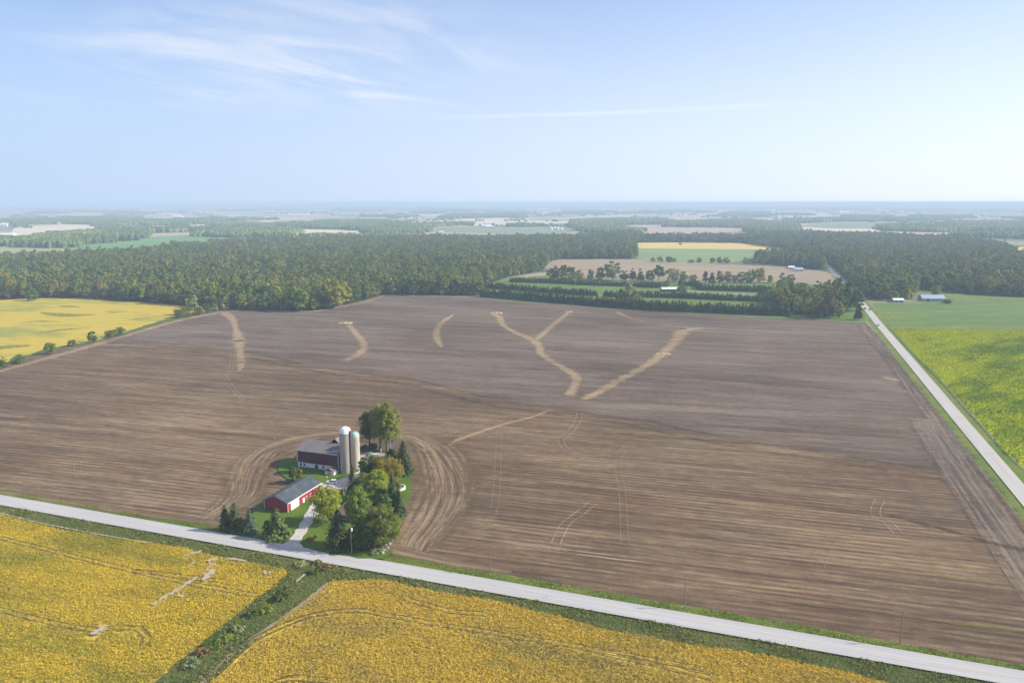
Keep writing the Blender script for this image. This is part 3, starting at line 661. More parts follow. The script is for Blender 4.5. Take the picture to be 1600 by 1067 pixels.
side = lambda px_: None
ROAD_P = [G(1236,360), G(1260,382), G(1300,424), G(1343,470), G(1375,508)]
def off_road(P, w):
    keep = np.ones(len(P), bool)
    for a, b in zip(ROAD_P[:-1], ROAD_P[1:]):
        d = np.array((b - a)[:2]); L2 = d @ d; q = P[:, :2] - np.array(a[:2]); t = np.clip(q @ d / L2, 0, 1)
        keep &= np.hypot(*(q - t[:, None] * d).T) > w
    return keep
WOOD_MAIN = [(-240,470),(0,469),(60,466),(120,466),(200,471),(280,477),(330,483),(360,484),(420,485.5),(490,486),(540,477),(580,467),(600,460.5),(680,462),(752,462),(752,447),(800,432),(848,424),(860,410),(880,404),(995,404.5),(994,385),(1002,367),(960,370),(900,375),(800,376),(600,377),(500,379),(400,382),(300,389),(200,400),(100,407),(0,409),(-240,412)]
WOOD_R = [(1322,440),(1338,464),(1362,470),(1425,468),(1432,452),(1520,460),(1620,466),(1800,470),(1800,410),(1650,408),(1590,404),(1570,390),(1500,378),(1400,373),(1330,370),(1240,368),(1180,369),(1150,378),(1185,384),(1255,394),(1252,402),(1180,404),(1178,411),(1235,416),(1290,424),(1312,432)]
WOOD_L = [(1192,480),(1205,470),(1214,462),(1240,459),(1262,466),(1290,462),(1312,458),(1335,466),(1337,480),(1322,486),(1312,499),(1270,497),(1230,489)]
BELTS = [[(1000,375),(1060,375),(1130,374),(1180,376),(1240,384),(1240,388),(1160,380),(1070,379),(1000,379.5)],
         [(885,403),(940,402),(990,401),(990,405),(885,405.5)]]
wood_polys = [gpoly(p) for p in (WOOD_MAIN, WOOD_R, WOOD_L)]
W = np.concatenate([grid_points(p, 8.6) for p in wood_polys] + [grid_points(gpoly(b), 6.5) for b in BELTS])
W = W[in_frame(W)]; W = W[off_road(W, 9.5)]
dist = np.hypot(W[:, 0], W[:, 1]); order = np.argsort(dist); W = W[order]
hts = np.clip(rng.normal(.92, .20, len(W)) + .12 * np.sin(W[:, 0] * .021) * np.cos(W[:, 1] * .017), .5, 1.45)
ONES = ['first','second','third','fourth','fifth','sixth','seventh','eighth','ninth','tenth','eleventh','twelfth','thirteenth','fourteenth','fifteenth','sixteenth','seventeenth','eighteenth','nineteenth','twentieth']
def ordinal(n):
    if n < 20: return ONES[n]
    t_, o_ = divmod(n + 1, 10); tens = {2: 'twent', 3: 'thirt', 4: 'fort', 5: 'fift', 6: 'sixt', 7: 'sevent', 8: 'eight', 9: 'ninet'}.get(t_, 'hundred')
    return tens + 'ieth' if o_ == 0 else tens + 'y-' + ONES[o_ - 1]
NI = 300
def wood_zone(x, y):
    px, py = proj(x, y)
    if px < 45: return 'in woods behind yellow field, west of its lone bush'
    if px < 115: return 'in woods behind the lone bush in yellow field'
    if px < 250: return 'in woods along the far edge of yellow field'
    if px < 345: return 'in woods behind the clump ending the field hedge'
    if px < 410: return 'in the woods above the western straw strip'
    if px < 470: return 'in woods west of the bulge into the field'
    if px < 530: return 'in the woodland bulge into the ploughed field'
    if px < 600: return 'in woods along the slanting field edge'
    if px < 680: return 'in the woods just east of the slanting field edge'
    if px < 770: return 'in the woods beside the ends of the spruce rows'
    if px < 1230: return 'in the wood behind the spruce rows'
    if px < 1285: return 'in copse between spruce rows and dark field'
    if px < 1342: return 'in the copse beside the pale side road'
    if px < 1400: return 'in wood across the side road by green field'
    return 'in wood behind the blue roofed barn'
def place_tree(name, crown_me, trunk_me, mat, loc, s, rz, label, cat, group, sx=1.0):
    e = empty(name, loc, rz, label=label, cat=cat, group=group); e.scale = (s * sx, s * sx, s)
    c_ = link('crown', crown_me, e)
    if mat and crown_me.materials[0] != mat:
        c_.material_slots[0].link = 'OBJECT'; c_.material_slots[0].material = mat
    if trunk_me: link('trunk', trunk_me, e)
    return e
ind = W[:NI]
zone = [wood_zone(*p) for p in ind]
byz = {}
for i, zn in enumerate(zone): byz.setdefault(zn, []).append(i)
for zn, ids in byz.items():
    ids.sort(key=lambda i: proj(*ind[i])[0])
    cnt = {}
    tones = {i: tone_of(ind[i]) for i in ids}; tot = {}
    for i in ids: tot[tones[i]] = tot.get(tones[i], 0) + 1
    for i in ids:
        ti = tones[i]; k = cnt.get(ti, 0); cnt[ti] = k + 1
        f = FTREE[random.randrange(len(FTREE))]
        s = hts[i]
        place_tree('woodland_tree', f[0], f[1], TONES[ti][1], (ind[i][0], ind[i][1], 0), s, random.uniform(0, 6.28),
                   '%s %s tree %s%s' % (ordinal(k) if tot[ti] > 1 else 'only', TONES[ti][0], 'from west ' if tot[ti] > 1 else '', zn), 'tree', 'broadleaf trees along the woodland edges')
rest = W[NI:]; hr = hts[NI:]; tn = np.array([tone_of(p) for p in rest])
for ti, nm in ((0, 'woodland'), (1, 'woodland'), (2, 'woodland'), (3, 'woodland'), (4, 'woodland'), (5, 'woodland')):
    m_ = tn == ti
    if m_.sum(): tag(scatter('woodland', np.column_stack([rest[m_], hr[m_]]), [me for k, me in WP if k == ti], (1, 1)), kind='stuff')
for p in wood_polys:
    me = bpy.data.meshes.new('woodland_floor'); me.from_pydata([(x, y, .06) for x, y in p], [], [tuple(range(len(p)))]); me.materials.append(M_floor); me.update()
    if me.polygons[0].normal.z < 0: me.flip_normals()
    link('woodland_floor', me)['kind'] = 'structure'

# --- spruce rows of the tree farm
ground_poly('tree_farm_field', [(752,465),(750,447),(800,434),(862,430),(1000,440),(1170,441),(1240,443),(1312,447),(1336,462),(1352,490),(1353,504),(1312,503),(1270,498),(1200,497),(1039,487),(969,483),(921,478.5),(860,474),(800,471)], 0.10, M_farmgreen, rough=1, seg=8)
ROWSP = [([(752,464),(800,467.5),(850,472),(905,476),(950,480),(1000,483.5),(1040,486),(1090,488),(1130,490),(1200,493),(1232,494)], 2, 1.2, 'the row along the ploughed field'),
         ([(742,450),(780,452),(830,456),(880,460),(932,462.5)], 2, .95, 'the second row by the woods'),
         ([(945,464),(985,465),(1050,466),(1120,469),(1188,472)], 2, .9, 'the row below the white roofed shed'),
         ([(798,441),(860,443),(920,446),(990,448),(1030,449)], 2, .85, 'the third row by the woods'),
         ([(1062,446),(1090,448),(1095,453),(1140,455),(1200,457),(1210,460)], 2, .95, 'the row behind the gravel lane'),
         ([(960,447),(1030,450),(1045,445)], 2, .8, 'the short row behind the tall pale tree'),
         ([(1186,470),(1200,466),(1216,462)], 3, 1.1, 'the clump at the end of the gravel lane')]
SP = []
for ri, (pts, wdt, s, nm) in enumerate(ROWSP):
    ln = smooth_line([(*G(*p)[:2], 1) for p in pts], 2.2)
    for q in ln:
        for k in range(wdt):
            if random.random() < .06: continue
            SP.append((q[0] + random.uniform(-.8, .8), q[1] + k * 2.8 + random.uniform(-.8, .8), .82 * s * random.uniform(.75, 1.25), ri, k))
SP.sort(key=lambda p: math.hypot(p[0], p[1]))
first = SP[:300]; cnt = {}; tot = {}
for p in first: tot[(p[3], p[4])] = tot.get((p[3], p[4]), 0) + 1
for p in sorted(first, key=lambda p: p[0]):
    k = cnt.get((p[3], p[4]), 0); cnt[(p[3], p[4])] = k + 1
    f = SPR[random.randrange(4)]
    place_tree('spruce_tree', f[0], f[1], None if random.random() < .8 else N_blue, (p[0], p[1], 0), p[2], random.uniform(0, 6.28),
               '%s dark spruce from the %s in %s, %s line' % (ordinal(min(k, tot[(p[3], p[4])] - 1 - k)), 'west' if k * 2 < tot[(p[3], p[4])] else 'east', ROWSP[p[3]][3], ['front', 'rear', 'back'][p[4]]), 'spruce', 'spruces planted in rows at the tree farm', random.uniform(.9, 1.15))
if len(SP) > 300:
    scatter('spruce_plantation', np.array([(p[0], p[1], p[2]) for p in SP[300:]]), [s_[0] for s_ in SPR], (1, 1))
# --- trees one can point at: (px, base py, top py, px width, tone, shape, label)
hedge = [
 (50,470,450,18,L_dark,'round','lone dark round bush standing in the yellow field by the woods'),
 (5,574,558,16,L_dark,'round','dark bush at the western end of the field hedge'),
 (30,567,554,22,L_dark,'round','low wide dark bush on the field bank, second from the west'),
 (78,553,534,19,L_dark,'round','rounded dark tree on the field bank beside a shorter bush'),
 (113,541,530,13,L_mid,'round','small bush on the field bank between two larger trees'),
 (145,534.5,515,13,L_dark,'tall','upright dark tree on the field bank, throwing a long shadow'),
 (172,527,515,18,L_mid,'round','low spreading bush, western one of a touching pair on the bank'),
 (186,524,510,18,L_dark,'round','spreading bush, eastern one of a touching pair on the bank'),
 (278,497,482,14,L_dark,'round','dark small tree starting the clump near the woods'),
 (292,495,478,20,L_mid,'round','green tree in the clump near the woods, below the pale tall one'),
 (301,492,456,20,L_grey,'tall','tall pale grey-green tree rising from the clump by the woods'),
 (311,492,476,14,L_olive,'round','small olive tree just east of the tall pale one'),
 (324,489,472,13,L_dark,'round','small dark tree by the end of the field margin'),
 (336,486,473,12,L_mid,'tall','thin upright sapling by the end of the field margin'),
 (351,484,459,13,L_grey,'pyr','pale pointed tree where the field margin meets the woods'),
 (466,486,444,32,L_mid,'round','big rounded light green tree on the woods bulge, western of two'),
 (520,482,430,34,L_olive,'round','big golden olive tree on the woods bulge, eastern of two'),
 (983,472,438,24,L_grey,'tall','tall pale tree standing among the spruce rows'),
 (972,476,450,24,L_dark,'round','dark broad tree below the tall pale one in the spruce rows'),
 (993,478,452,20,L_mid,'round','leafy tree pressed against the tall pale one'),
 (1066,461,441,16,L_dark,'round','dark tree beside the vehicles at the white roofed shed'),
 (865,440,414,20,L_dark,'round','dark rounded tree at the wood corner by the tan field'),
 (880,441,412,18,L_orange,'round','orange tinged tree at the wood corner by the tan field'),
 (894,441,414,18,L_mid,'round','green tree next to the orange tinged one by the tan field'),
 (905,440,420,14,L_olive,'round','olive tree ending the wood corner by the tan field'),
 (922,437,419,12,L_dark,'round','first tree of the hedgerow east of the wood corner'),
 (938,437,414,15,L_mid,'tall','second tree of the hedgerow, west of its biggest pale tree'),
 (957,438,405,26,L_grey,'round','biggest pale tree of the hedgerow below the tan field'),
 (975,438,420,14,L_dark,'round','dark tree just east of the biggest pale hedgerow tree'),
 (988,438,415,12,L_dark,'pyr','pointed dark tree in the hedgerow, western of a pair'),
 (1001,438,415,11,L_dark,'pyr','pointed dark tree in the hedgerow, eastern of a pair'),
 (1015,439,419,13,L_dark,'round','dark tree between the pointed pair and a domed tree'),
 (1029,439,412,17,L_dark,'round','dense domed dark tree in the hedgerow below the tan field'),
 (1051,441,415,22,L_grey,'round','pale leafy tree just east of the domed dark one'),
 (1067,441,423,14,L_mid,'round','lower green tree behind the white roofed shed'),
 (1083,442,427,14,L_olive,'round','small olive tree east of the lower green one'),
 (1102,442,418,9,L_dark,'pyr','narrow pointed dark tree standing by itself in the hedgerow'),
 (1112,442,421,11,L_dark,'pyr','wider pointed dark tree next to the narrow one'),
 (1125,442,419,12,L_orange,'tall','thin brownish tree beside the pointed dark pair'),
 (1137,442,421,12,L_grey,'tall','thin pale tree east of the brownish one'),
 (1147,442,427,9,L_olive,'round','small olive tree between the thin pale one and a dark pair'),
 (1159,442,423,15,L_dark,'round','dark tree west of the tallest tree at the hedgerow end'),
 (1172,442,419,16,L_mid,'round','full green tree beside the tallest of the eastern hedgerow'),
 (1187,442,416,19,L_olive,'round','tallest full tree of the eastern hedgerow'),
 (1204,442,428,11,L_mid,'round','small tree standing apart west of a pale slim tree'),
 (1222,443,424,11,L_grey,'tall','pale slim tree near the tan field end'),
 (1235,443,426,13,L_dark,'round','dark tree at the very end of the hedgerow'),
 (1223,470,452,20,L_olive,'round','olive tree on the copse edge by the gravel lane'),
 (1216,474,454,17,L_orange,'round','orange tinged tree on the copse edge by the gravel lane'),
 (1338,486,448,20,L_dark,'tall','tall dark tree at the side road bend'),
 (1322,482,436,22,L_dark,'tall','tallest dark tree of the copse beside the side road'),
 (1341,500,470,12,L_dark,'pyr','dark pointed tree on the side road verge'),
 (1462,462,444,14,L_mid,'round','round tree behind the blue roofed barn'),
 (1481,474,468,14,L_dark,'round','low dark bush beside the blue roofed barn'),
 (1395,470,452,16,L_mid,'round','green tree at the yard west of the blue roofed barn'),
 (1020,409,402,9,L_dark,'round','small bush starting the hedge below the green field'),
 (1031,409.5,400,9,L_dark,'round','second bush of the hedge below the green field'),
 (1045,410,399,12,L_dark,'round','wider bush of the western hedge cluster below the green field'),
 (1053,410,402,9,L_mid,'round','bush ending the western hedge cluster'),
 (1080,411,406,12,L_dark,'round','flat bush between the two hedge clusters'),
 (1092,411.5,401,8,L_dark,'round','single upright bush east of the flat one'),
 (1113,411.5,402,9,L_dark,'round','first bush of the eastern hedge cluster'),
 (1124,412,401,10,L_dark,'round','second bush of the eastern hedge cluster'),
 (1135,412,401,11,L_dark,'round','third bush of the eastern hedge cluster'),
 (1165,413,401,10,L_grey,'tall','pale thin tree east of the hedge clusters'),
 (1178,413,402,10,L_mid,'round','green tree east of the pale thin one'),
 (1192,414,401,12,L_mid,'round','rounded tree by the start of the big eastern wood'),
 (1063,383.5,378.5,5,L_dark,'round','lone dark tree in the distant golden field')]
def special(px, pb, pt, wpx, mat, shape, label, name='field_tree', group=None, detail=1, bark=None, z0f=.18, cat='tree'):
    h = HT(px, pb, pt) if pt < pb else 6; wd = wpx * MPP(px, pb) * (1.18 if detail == 0 else 1); g = G(px, pb)
    nb, nl, ls = ((36, 34, max(.6, h * .075)), (44, 60, .62), (90, 90, .44))[detail]
    me = crown_leaf('crown', h, wd / 2, h * z0f, nb, nl, ls, mat, shape)
    tr = trunk_mesh('trunk', h * .8, max(.12, h * .017), bark or M_bark, 4 if detail else 2, wd * .28, 8 if detail else 5)
    e = empty(name, g, 0.0, label=label, cat=cat, group=group); link('crown', me, e); link('trunk', tr, e); return e
for i, (px, pb, pt, wpx, mat, shp, lb) in enumerate(hedge):
    special(px, pb, pt, wpx, mat, shp, lb, detail=0, z0f=.02 if pb - pt < 24 else .07)

# --- distant country: woods in the middle distance and beyond, fields as sheets
def grove(name, mat, n=46, R=36):
    vs = []; fs = []; tn = []
    for k in range(n):
        a = rng.uniform(0, 6.283); q = R * math.sqrt(rng.random()); x, y = q * math.cos(a), q * math.sin(a); h = rng.uniform(11, 19); r = rng.uniform(4, 6.5)
        b = len(vs)
        for zz_, rr2 in ((0, .8), (h * .55, 1.05), (h * .86, .72)):
            for j in range(6):
                t_ = j * 1.047 + rng.uniform(-.2, .2); vs.append((x + r * rr2 * math.cos(t_), y + r * rr2 * math.sin(t_), zz_ + rng.uniform(-1, 1)))
        for lv in (0, 1):
            for j in range(6): j2 = (j + 1) % 6; fs.append((b+lv*6+j, b+lv*6+j2, b+lv*6+6+j2, b+lv*6+6+j)); tn.append(rng.random())
        for j in (0, 2): fs.append((b+12+j, b+12+j+1, b+12+j+2, b+12+(j+3) % 6)) if j == 0 else fs.append((b+12, b+12+3, b+12+4, b+12+5)); tn.append(rng.random())
    return np_mesh(name, np.array(vs), np.array(fs), mat, tint=np.array(tn))
GR = [grove('grove_%d' % i, m_) for i, m_ in enumerate((L_dark, L_dark, L_dark, L_mid))]
def flat(name, c, var=.12): 
    m, t = new_mat(name); p = t.pos(); n = t.noise(t.mapping(p, rot=ROWS, scale=(.004, .03, 1)), 1.0, 4)
    finish(t, t.mix(t.maprange(n, .3, .7), tuple(x * (1 - var) for x in c), tuple(x * (1 + var) for x in c)), .95, spec=.05); return m
F_green = flat('green_crop', (.13, .25, .085)); F_pale = flat('pale_green_crop', (.27, .29, .13)); F_tan = flat('tan_stubble', (.42, .34, .25))
F_pink = flat('pinkish_soil', (.40, .30, .24)); F_gold = flat('golden_crop', (.55, .41, .13)); F_cream = flat('cream_stubble', (.58, .49, .33)); F_grgr = flat('grey_green_crop', (.21, .24, .14))
F_brn = flat('brown_soil', (.24, .18, .13))
DF = [([(100,387),(160,380),(220,373),(300,367),(420,370),(445,372),(445,380),(350,390),(180,398)], F_green), ([(-260,384),(100,388),(190,393),(180,402),(0,405),(-260,405)], F_pale),
 ([(14,370),(22,356),(100,350.5),(150,348.5),(168,356),(110,363),(60,370),(30,377)], F_cream), ([(-60,347),(0,343),(50,341.5),(105,339),(104,341),(50,345),(0,350),(-60,352)], F_tan), ([(217,372),(217,366),(300,363),(345,362),(300,367)], F_pink),
 ([(192,349),(280,349),(282,354),(200,357)], F_pink), ([(455,373),(457,358),(520,359),(577,361),(580,374)], F_cream), ([(296,361),(306,351),(350,346),(430,345),(425,352),(330,360)], F_cream),
 ([(622,352),(700,344),(790,340),(822,345),(900,346),(900,349),(740,353.5),(640,356)], F_cream), ([(640,357.5),(740,354),(900,352),(905,357),(850,368),(640,365)], F_grgr), ([(636,363),(700,364),(780,366),(800,380),(620,380)], F_pink),
 ([(975,356),(985,352),(1040,352),(1060,355),(1165,357),(1172,362),(1100,365.5),(1020,367),(985,363)], F_pink), ([(1055,343),(1110,332),(1165,331),(1165,336),(1180,339),(1140,343.5),(1060,346)], F_tan), ([(1010,368),(1100,366),(1170,365),(1195,370),(1150,373),(1010,374)], F_pale),
 ([(985,379.5),(1070,377.5),(1170,380),(1255,392),(1160,389.5),(985,388.5)], F_gold), ([(985,389),(1170,390),(1255,393),(1240,404),(1180,403),(1135,412),(1040,411),(990,403)], flat('far_green_crop', (.19, .25, .10))),
 ([(845,410),(880,404),(990,405.5),(1100,411),(1200,417),(1312,426),(1316,447),(1240,443),(1170,441),(860,431)], flat('dry_tan_crop', (.29, .225, .145))), ([(1192,347),(1228,349),(1237,356),(1200,354)], F_pink),
 ([(1238,355.5),(1300,358),(1375,358.5),(1372,364),(1300,363),(1240,361)], F_cream), ([(1245,353),(1300,347),(1450,346),(1380,357),(1300,357)], F_grgr), ([(1370,362),(1470,364),(1600,364.5),(1900,366),(1900,373),(1600,373),(1470,371)], F_tan),
 ([(1490,338),(1900,335),(1900,342),(1510,341)], F_tan), ([(1572,386),(1900,389),(1900,410),(1660,405),(1590,403)], F_gold), ([(430,334),(500,332),(520,335),(440,337)], F_cream), ([(590,347),(740,346),(735,350),(600,351)], F_pale), ([(840,341),(960,338),(1020,340),(900,345)], F_tan)]
for i, (pts, m_) in enumerate(DF): ground_poly('distant_field', pts, 0.9 + .03 * i if pts[0][1] < 371 else .12 + .01 * i, m_)
FW = [[(-260,384),(30,386),(100,387),(112,384),(180,378),(222,374),(215,366),(150,364),(100,368),(40,376),(-260,380)], [(313,369.5),(360,371),(457,371),(458,360),(380,358),(330,363)],
 [(455,352),(460,357),(520,358.5),(575,361),(580,368),(636,369),(662,362),(625,353),(600,347),(520,347)], [(52,350),(155,349),(190,351),(200,349),(300,348.5),(300,346.5),(190,345),(60,347)], [(150,350),(172,349),(190,350),(192,360),(170,362)],
 [(1045,350),(1045,355),(1170,357),(1174,363),(1230,370),(1242,362),(1230,351),(1160,345),(1110,347)], [(900,352),(960,352),(1042,351),(1045,345),(960,344),(900,346)], [(1375,355),(1375,361),(1470,364),(1600,363.5),(1900,365),(1900,346),(1500,349),(1450,352)],
 [(1230,345),(1240,350),(1300,346.5),(1450,345.5),(1480,343.5),(1350,342),(1240,344)], [(690,342),(820,340),(815,336),(700,337)], [(640,357),(690,354),(740,352.5),(740,350.5),(640,354)], [(885,352),(940,356),(1000,362),(985,368),(960,369),(930,365)], [(208,360),(300,359),(340,360.5),(300,362.5),(215,365)], [(795,355),(850,354.5),(855,353),(800,353)], [(1500,371),(1620,374),(1900,378),(1900,372),(1500,369)],[(0,352),(30,354),(28,349),(0,348)],[(490,372),(560,373),(640,371),(640,373),(560,376),(490,376)]]
GP = [grid_points(gpoly(p), 44) for p in FW]
# farmland chequerboard out to the horizon
cell = []; seenf = gpoly([(-400,352),(1900,352),(1900,700),(-400,700)])
fm = {k: MB() for k in range(7)}; mats = [F_tan, F_pale, F_cream, F_grgr, F_pink, F_brn, F_green]; zf = .5
HG = []
for a in range(-46, 70):
    for b in range(2, 90):
        o_ = U * (a * 520) + V_ * (b * 460 + 700)
        if o_.y < 3200 or abs(o_.x) > o_.y * .80 + 900: continue
        px, py = proj(o_.x + 200, o_.y + 200)
        q = random.random(); big = math.sin(o_.x * .0009 + .7) * math.sin(o_.y * .0007 + 2) * .28
        if q < .15 + big:
            if py < 352 or o_.x > 0 and False:
                w_, d_ = random.uniform(240, 500), random.uniform(110, 430)
                pl = [tuple((o_ + U * x + V_ * y)[:2]) for x, y in ((10, 10), (10 + w_, 10), (10 + w_, 10 + d_), (10, 10 + d_))]
                GP.append(grid_points(pl, 52))
        if q > .12:
            n = random.choice((1, 2, 2)); ws = [0, 500] if n == 1 else [0, random.uniform(150, 350), 500]
            for k in range(n):
                pl = [o_ + U * x + V_ * y for x, y in ((ws[k] + 6, 8), (ws[k+1] - 6, 8), (ws[k+1] - 6, 445), (ws[k] + 6, 445))]
                mb = fm[random.choice((0, 0, 1, 2, 2, 2, 4, 1, 6))]; mb.add([(p.x, p.y, zf) for p in pl], [(0, 1, 2, 3)])
        if random.random() < .45 and o_.y > 3400:
            L_ = random.uniform(150, 480); hl = [o_ + (U if random.random() < .6 else V_) * s_ for s_ in np.arange(0, L_, 22)]
            HG.append(np.array([(p.x, p.y) for p in hl]))
for k, mb in fm.items(): tag(mb.build('distant_farmland', mats[k]), kind='structure')
GP = np.concatenate([g for g in GP if len(g)]); GP = GP[in_frame(GP, m=200)]
GP = GP[np.hypot(GP[:, 0], GP[:, 1]) > 1500]
tag(scatter('distant_woods', GP, GR, (.9, 1.25)), kind='stuff')
HG = np.concatenate(HG); HG = HG[in_frame(HG, m=200)]
GH = [grove('hedge_trees_%d' % i, m_, 7, 9) for i, m_ in enumerate((L_dark, L_mid, L_dark))]
tag(scatter('distant_hedges', HG, GH, (.6, 1.0)), kind='stuff')
print('counts wood', len(W), 'spruce', len(SP), 'groves', len(GP))
# ------------------------------------------------------------------ roads
ends = [(-500, 694), (2300, 1185.6)]
rp = [(x, RC(x), 7.6) for x in (-500, -200, 0, 400, 800, 1200, 1600, 2000, 2300)]
ribbon('road', rp, M_road, 0.45, step=20)
yl = ribbon('road_centre_line', [(x, y, .42) for x, y, _ in rp], M_yline, 0.46, step=20)
SR = [(1222,342),(1229,349),(1237,358),(1262,384),(1298,421),(1343,470),(1376,510),(1416.5,557.5),(1491,646),(1568,737),(1650,834),(1760,962),(1870,1095)]
ribbon('side_road', [(x, y, 7.2) for x, y in SR], M_road2, 0.36, step=20)
ribbon('side_road', [(1185,440,5),(1240,442,5),(1290,445,5),(1312,450,5)][:0] or [(1214,341.5,8),(1222,343,8)], M_road2, 0.9, step=20)
ribbon('gravel_lane', [(1040,454,4),(1075,455,4),(1110,458,4),(1150,459.5,5),(1187,461.5,5)], M_gravel, 0.2, step=5)
ribbon('gravel_lane', [(1200,420,4),(1250,424,4),(1300,427,4)], M_gravel, 0.25, step=5)
ribbon('gravel_lane', [(1312,473,4),(1330,473.5,5),(1345,475,5)], M_gravel, 0.25, step=3)
ribbon('gravel_lane', [(1343,466,5),(1360,467,4),(1395,470,4),(1440,471,4)], M_gravel, 0.25, step=5)
# ------------------------------------------------------------------ farmyard ground
LAWN = [(345,829),(397,842),(440,851),(480,859),(560,874),(598,875),(612,866),(622,835),(634,800),(641,770),(643,745),(632,738),(622,722),(606,706),(562,700),(545,696),(470,700),(462,716),(437,720),(433,737),(447,748),(453,757),(438,777),(402,793),(396,803),(398,824),(360,822)]
ground_poly('lawn', LAWN, 0.48, M_lawn, rough=.4, seg=3)
ground_poly('gravel_drive', [(432,853),(444,851),(456,840),(466,825),(477,806),(485,793),(493,778),(510,772),(525,770),(530,780),(520,792),(503,800),(492,808),(488,818),(476,838),(468,850),(474,859),(440,856)], 0.50, M_gravel, rough=.35, seg=2)
ground_poly('gravel_yard', [(496,770),(503,763),(500,757),(520,752),(545,746),(560,738),(566,722),(562,708),(590,709),(592,716),(575,728),(574,742),(560,754),(545,764),(525,768)], 0.515, M_gravel, rough=.35, seg=2)
ground_poly('feedlot_ground', [(558,706),(600,707),(602,716),(580,722),(562,722)], 0.53, M_dirt)
for pts in ([(572,846,2.2),(590,840,3)], [(395,842,3),(408,838,4),(432,845,3)], [(500,811,2),(512,806,3)], [(600,863,4),(612,853,5),(618,838,4)], [(630,800,3),(634,790,2)]):
    ribbon('bare_earth', pts, track_mat('leafy_earth', (.26, .18, .12), .8), 0.55, step=1)

# ------------------------------------------------------------------ building materials
M_red = plain('red_metal_siding', (.30, .032, .050), .55, .10, 1.2, streak=(6, 6, .3))
M_dred = plain('dark_red_boards', (.095, .018, .026), .8, .18, 1.0, streak=(5, 5, .25))
M_white = plain('white_paint', (.78, .77, .74), .6, .05, 1.5)
M_wash = plain('whitewashed_stone', (.66, .67, .66), .9, .14, 1.2)
M_glass = plain('dark_glass', (.02, .025, .03), .15, .1, 1, spec=.6)
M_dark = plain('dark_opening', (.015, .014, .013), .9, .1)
M_conc = plain('silo_concrete', (.42, .36, .285), .9, .12, .5, streak=(1.2, 1.2, .25))
M_conc2 = plain('pale_silo_concrete', (.50, .46, .38), .9, .10, .5, streak=(1.2, 1.2, .25))
M_hoop = plain('rusty_hoop', (.20, .15, .11), .7, .2)
M_dome = plain('white_dome_metal', (.70, .71, .72), .38, .06, 2, spec=.5)
M_domeg = plain('green_tinged_dome', (.36, .52, .44), .5, .15, 1.2)
M_wood = plain('weathered_wood', (.30, .22, .15), .85, .2, 3)
M_pole = plain('pole_wood', (.24, .19, .15), .9, .2, 2)
M_galv = plain('galvanised_steel', (.50, .51, .52), .4, .1, 2, metal=.6)
M_blk = plain('black_rubber', (.02, .02, .02), .8, .1)
M_stone = plain('field_stone', (.40, .37, .33), .9, .25, 2)
def roof_mat(name, a, b, c, sx=.6):
    m, t = new_mat(name); p = t.n('ShaderNodeTexCoord').outputs['Object']
    br = t.n('ShaderNodeTexBrick'); t.put(br.inputs['Vector'], t.mapping(p, rot=math.pi / 2)); br.inputs['Scale'].default_value = 1.0
    br.inputs['Color1'].default_value = a + (1,); br.inputs['Color2'].default_value = b + (1,); br.inputs['Mortar'].default_value = tuple(x * .6 for x in a) + (1,)
    br.inputs['Brick Width'].default_value = 1.5 * sx; br.inputs['Row Height'].default_value = .55 * sx; br.inputs['Mortar Size'].default_value = .03
    n = t.noise(p, .35, 4); col = t.mix(t.maprange(n, .45, .7, 0, .7), br.outputs[0], c)
    finish(t, col, .75, bump=br.outputs['Fac'], bstr=.3, bdist=.03, spec=.3); return m
M_shroof = roof_mat('blue_grey_roof_shingles', (.070, .088, .102), (.045, .058, .070), (.10, .115, .125))
M_baroof = roof_mat('worn_grey_roof_sheets', (.185, .160, .158), (.150, .133, .135), (.21, .165, .145), 1.4)
M_horoof = roof_mat('brown_roof_shingles', (.24, .15, .125), (.20, .125, .105), (.27, .19, .16))
M_siding = plain('house_brick', (.30, .17, .13), .9, .2, 3)

def gable(w, h, r): return [(0, 0), (w, 0), (w, h), (w / 2, r), (0, h)]
def roof_slabs(par, w, L, h, r, mat, over=.45, th=.16, name='roof', y0=0.0, x0=0.0, yb=None):
    """two slabs resting on a gable whose ridge runs along y"""
    sl_ = (r - h) / (w / 2); out = []
    for s in (0, 1):
        b = MB()
        xe, xr = (-over, w / 2) if s == 0 else (w + over, w / 2)
        ze = h - over * sl_
        poly = [(x0 + xe, ze + .02), (x0 + xr, r + .02), (x0 + xr, r + th), (x0 + xe, ze + th)]
        if s: poly = poly[::-1]
        b.prism(poly, y0 - over, (yb if yb is not None else L) + over)
        out.append(b.build(name, mat, par))
    return out

# ------------------------------------------------------------------ long red shed
C0 = G(449.7, 802.2); C1 = G(500.5, 769.7); SW = 10.2; SL = (C1 - C0).length; SH = 4.3; SRG = 6.5
shed = empty('machine_shed', C0, UA, label='long low red shed with blue-grey roof and big white sliding door', cat='shed')
sx0 = -SW
b = MB(); b.prism([(x + sx0, z) for x, z in gable(SW, SH, SRG)], 0, SL); b.build('wall', M_red, shed)
roof_slabs(shed, SW, SL, SH, SRG, M_shroof, x0=sx0)
MB().box(.02, 2.0, .1, .14, 7.2, 3.9).build('sliding_door', M_white, shed)['label'] = 'wide white sliding door'
d = MB().box(.02, 9.6, .05, .12, 10.8, 2.3).build('door', M_white, shed)
for y in (11.6, 14.6):
    f = MB().box(.02, y, 1.3, .09, y + 1.1, 2.3).build('window', M_white, shed); MB().box(.10, y + .12, 1.4, .115, y + .98, 2.2).build('pane', M_glass, f)
MB().box(.02, SL - 6.2, .05, .10, SL - 4.6, 3.0).build('side_door', M_dred, shed)
